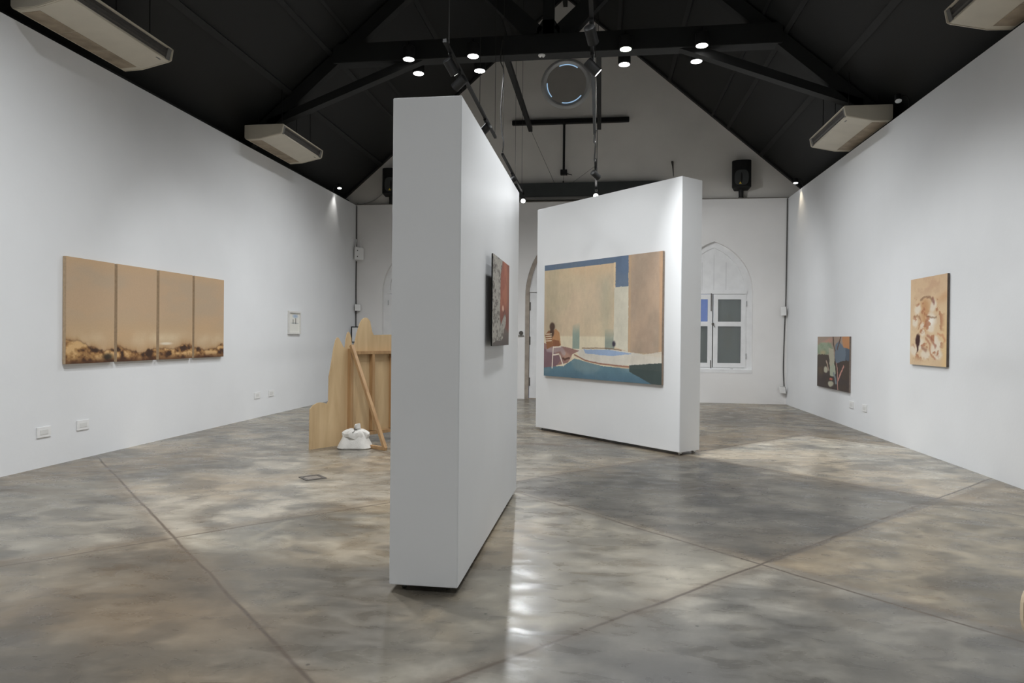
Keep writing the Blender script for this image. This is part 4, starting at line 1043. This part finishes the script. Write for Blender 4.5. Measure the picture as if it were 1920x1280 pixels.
rt = empty('wifi_router', (XL + .055, YB - .08, 3.40), .75, 'white wireless router with antennas high in the far left corner', 'router')
MB().box(-.12, .12, -.02, .02, 0, .31).build('casing', SWITCH, rt, bevel=.01)
for z in (.08, .23): MB().tube([(-.05, -.02, z), (-.05, -.026, z)], .014, 12).build('port', STEELHINGE, rt)
for dx, ex in ((-.09, -.16), (.05, .12)):
    MB().tube([(dx, 0, .30), (dx * .8, 0, .50), (ex, -.04, .56)], .009, 8).build('antenna', SWITCH, rt)
rt.location = (XL + .13, YB - .12, 3.40)
def junction(loc, rz, w_, h_, label, tiltx=0.0):
    t = empty('junction_box', loc, rz, label, 'junction box', 'corner junction boxes')
    MB().box(-w_ / 2, w_ / 2, -.03, 0, 0, h_).build('back_box', STEELHINGE, t, bevel=.002)
    f = MB().box(-w_ / 2 - .01, w_ / 2 + .01, -.045, -.03, -.005, h_ + .005).build('face_plate', SWITCH, t, bevel=.003)
    t.rotation_euler = (tiltx, 0, rz)
    return t
junction((XL + .07, YB - .07, 2.13), .78, .13, .15, 'small white socket box angled across the far left corner')
junction((XR - .07, YB - .07, 2.07), -.78, .11, .19, 'upper white socket box angled across the far right corner', .1)
junction((XR - .07, YB - .07, .28), -.78, .13, .14, 'lower white socket box angled across the far right corner', .25)

def socket(side, yc, zc, w_, h_, label):
    x = XL if side < 0 else XR; s = -side
    t = empty('wall_socket', (x, yc, zc), 0, label, 'socket', 'white wall sockets')
    MB().box(*sorted((0, s * .012)), -w_ / 2, w_ / 2, -h_ / 2, h_ / 2).build('face_plate', SWITCH, t, bevel=.003)
    MB().box(*sorted((s * .012, s * .015)), -w_ * .28, w_ * .28, -h_ * .22, h_ * .22).build('insert', mat('socket_insert', (.72, .72, .70, 1), .35, noise=.02), t, bevel=.001)
    return t
socket(-1, 6.678, .393, .19, .118, 'white wall socket low on the left wall, nearest the viewer')
socket(-1, 7.245, .40, .19, .118, 'white wall socket low on the left wall, second from the viewer')
socket(-1, 11.34, .405, .20, .115, 'white wall socket low on the left wall, third from the viewer')
socket(-1, 11.86, .405, .20, .115, 'white wall socket low on the left wall, farthest from the viewer')
socket(1, 12.1, .40, .19, .118, 'white wall socket low on the right wall beneath the lily painting')
socket(1, 11.53, .40, .19, .118, 'white wall socket low on the right wall between the two paintings')
th = empty('thermostat', (-1.92, YB, 1.52), 0, 'small dark dial thermostat beside the back doorway', 'thermostat')
MB().box(-.075, .075, -.02, 0, 0, .15).build('base_plate', SWITCH, th, bevel=.003)
MB().tube([(0, -.02, .085), (0, -.045, .085)], .05, 18).build('dial', STEELHINGE, th)
MB().box(-.07, .07, -.03, -.02, .005, .025).build('label_strip', STEELHINGE, th)
# floor outlet
fo = empty('floor_outlet', (-2.99, 6.68, .0), math.radians(46), 'small square floor outlet lid sunk in the concrete by the plywood cutout', 'floor outlet')
MB().prism([(-.11, -.11), (.11, -.11), (.11, .11), (-.11, .11)], [[(-.075, -.075), (.075, -.075), (.075, .075), (-.075, .075)]], 0.0, .006, lambda u, v, d: (u, v, d)).build('rim', STEELHINGE, fo)
MB().box(-.072, .072, -.072, .072, 0, .004).build('lid', mat('worn_lid', (.26, .23, .2, 1), .4, .4, noise=.2, nscale=30), fo)

# curved wooden board, cut by the right edge of the photo
st = empty('curved_board', (2.375, 3.50, 0), 0, 'curved wooden board with a pale edge just entering at the right edge', 'board')
n = 56
sup = lambda a, rx, rz: (rx * math.copysign(abs(math.cos(a)) ** .72, math.cos(a)), .205 + rz * math.copysign(abs(math.sin(a)) ** .72, math.sin(a)))
o_ = [sup(2 * PI * k / n, .352, .205) for k in range(n)]; i_ = [sup(2 * PI * k / n, .340, .193) for k in range(n)]
MB().prism(o_, [i_], -.012, .012, XZ).build('edge_band', PLYEDGE, st)
MB().prism(i_, [], -.008, .008, XZ).build('face', STOOLIN, st)
MB().box(.02, .06, .012, .30, 0, .05).box(.02, .06, .012, .05, 0, .3).build('prop_foot', PINE, st)
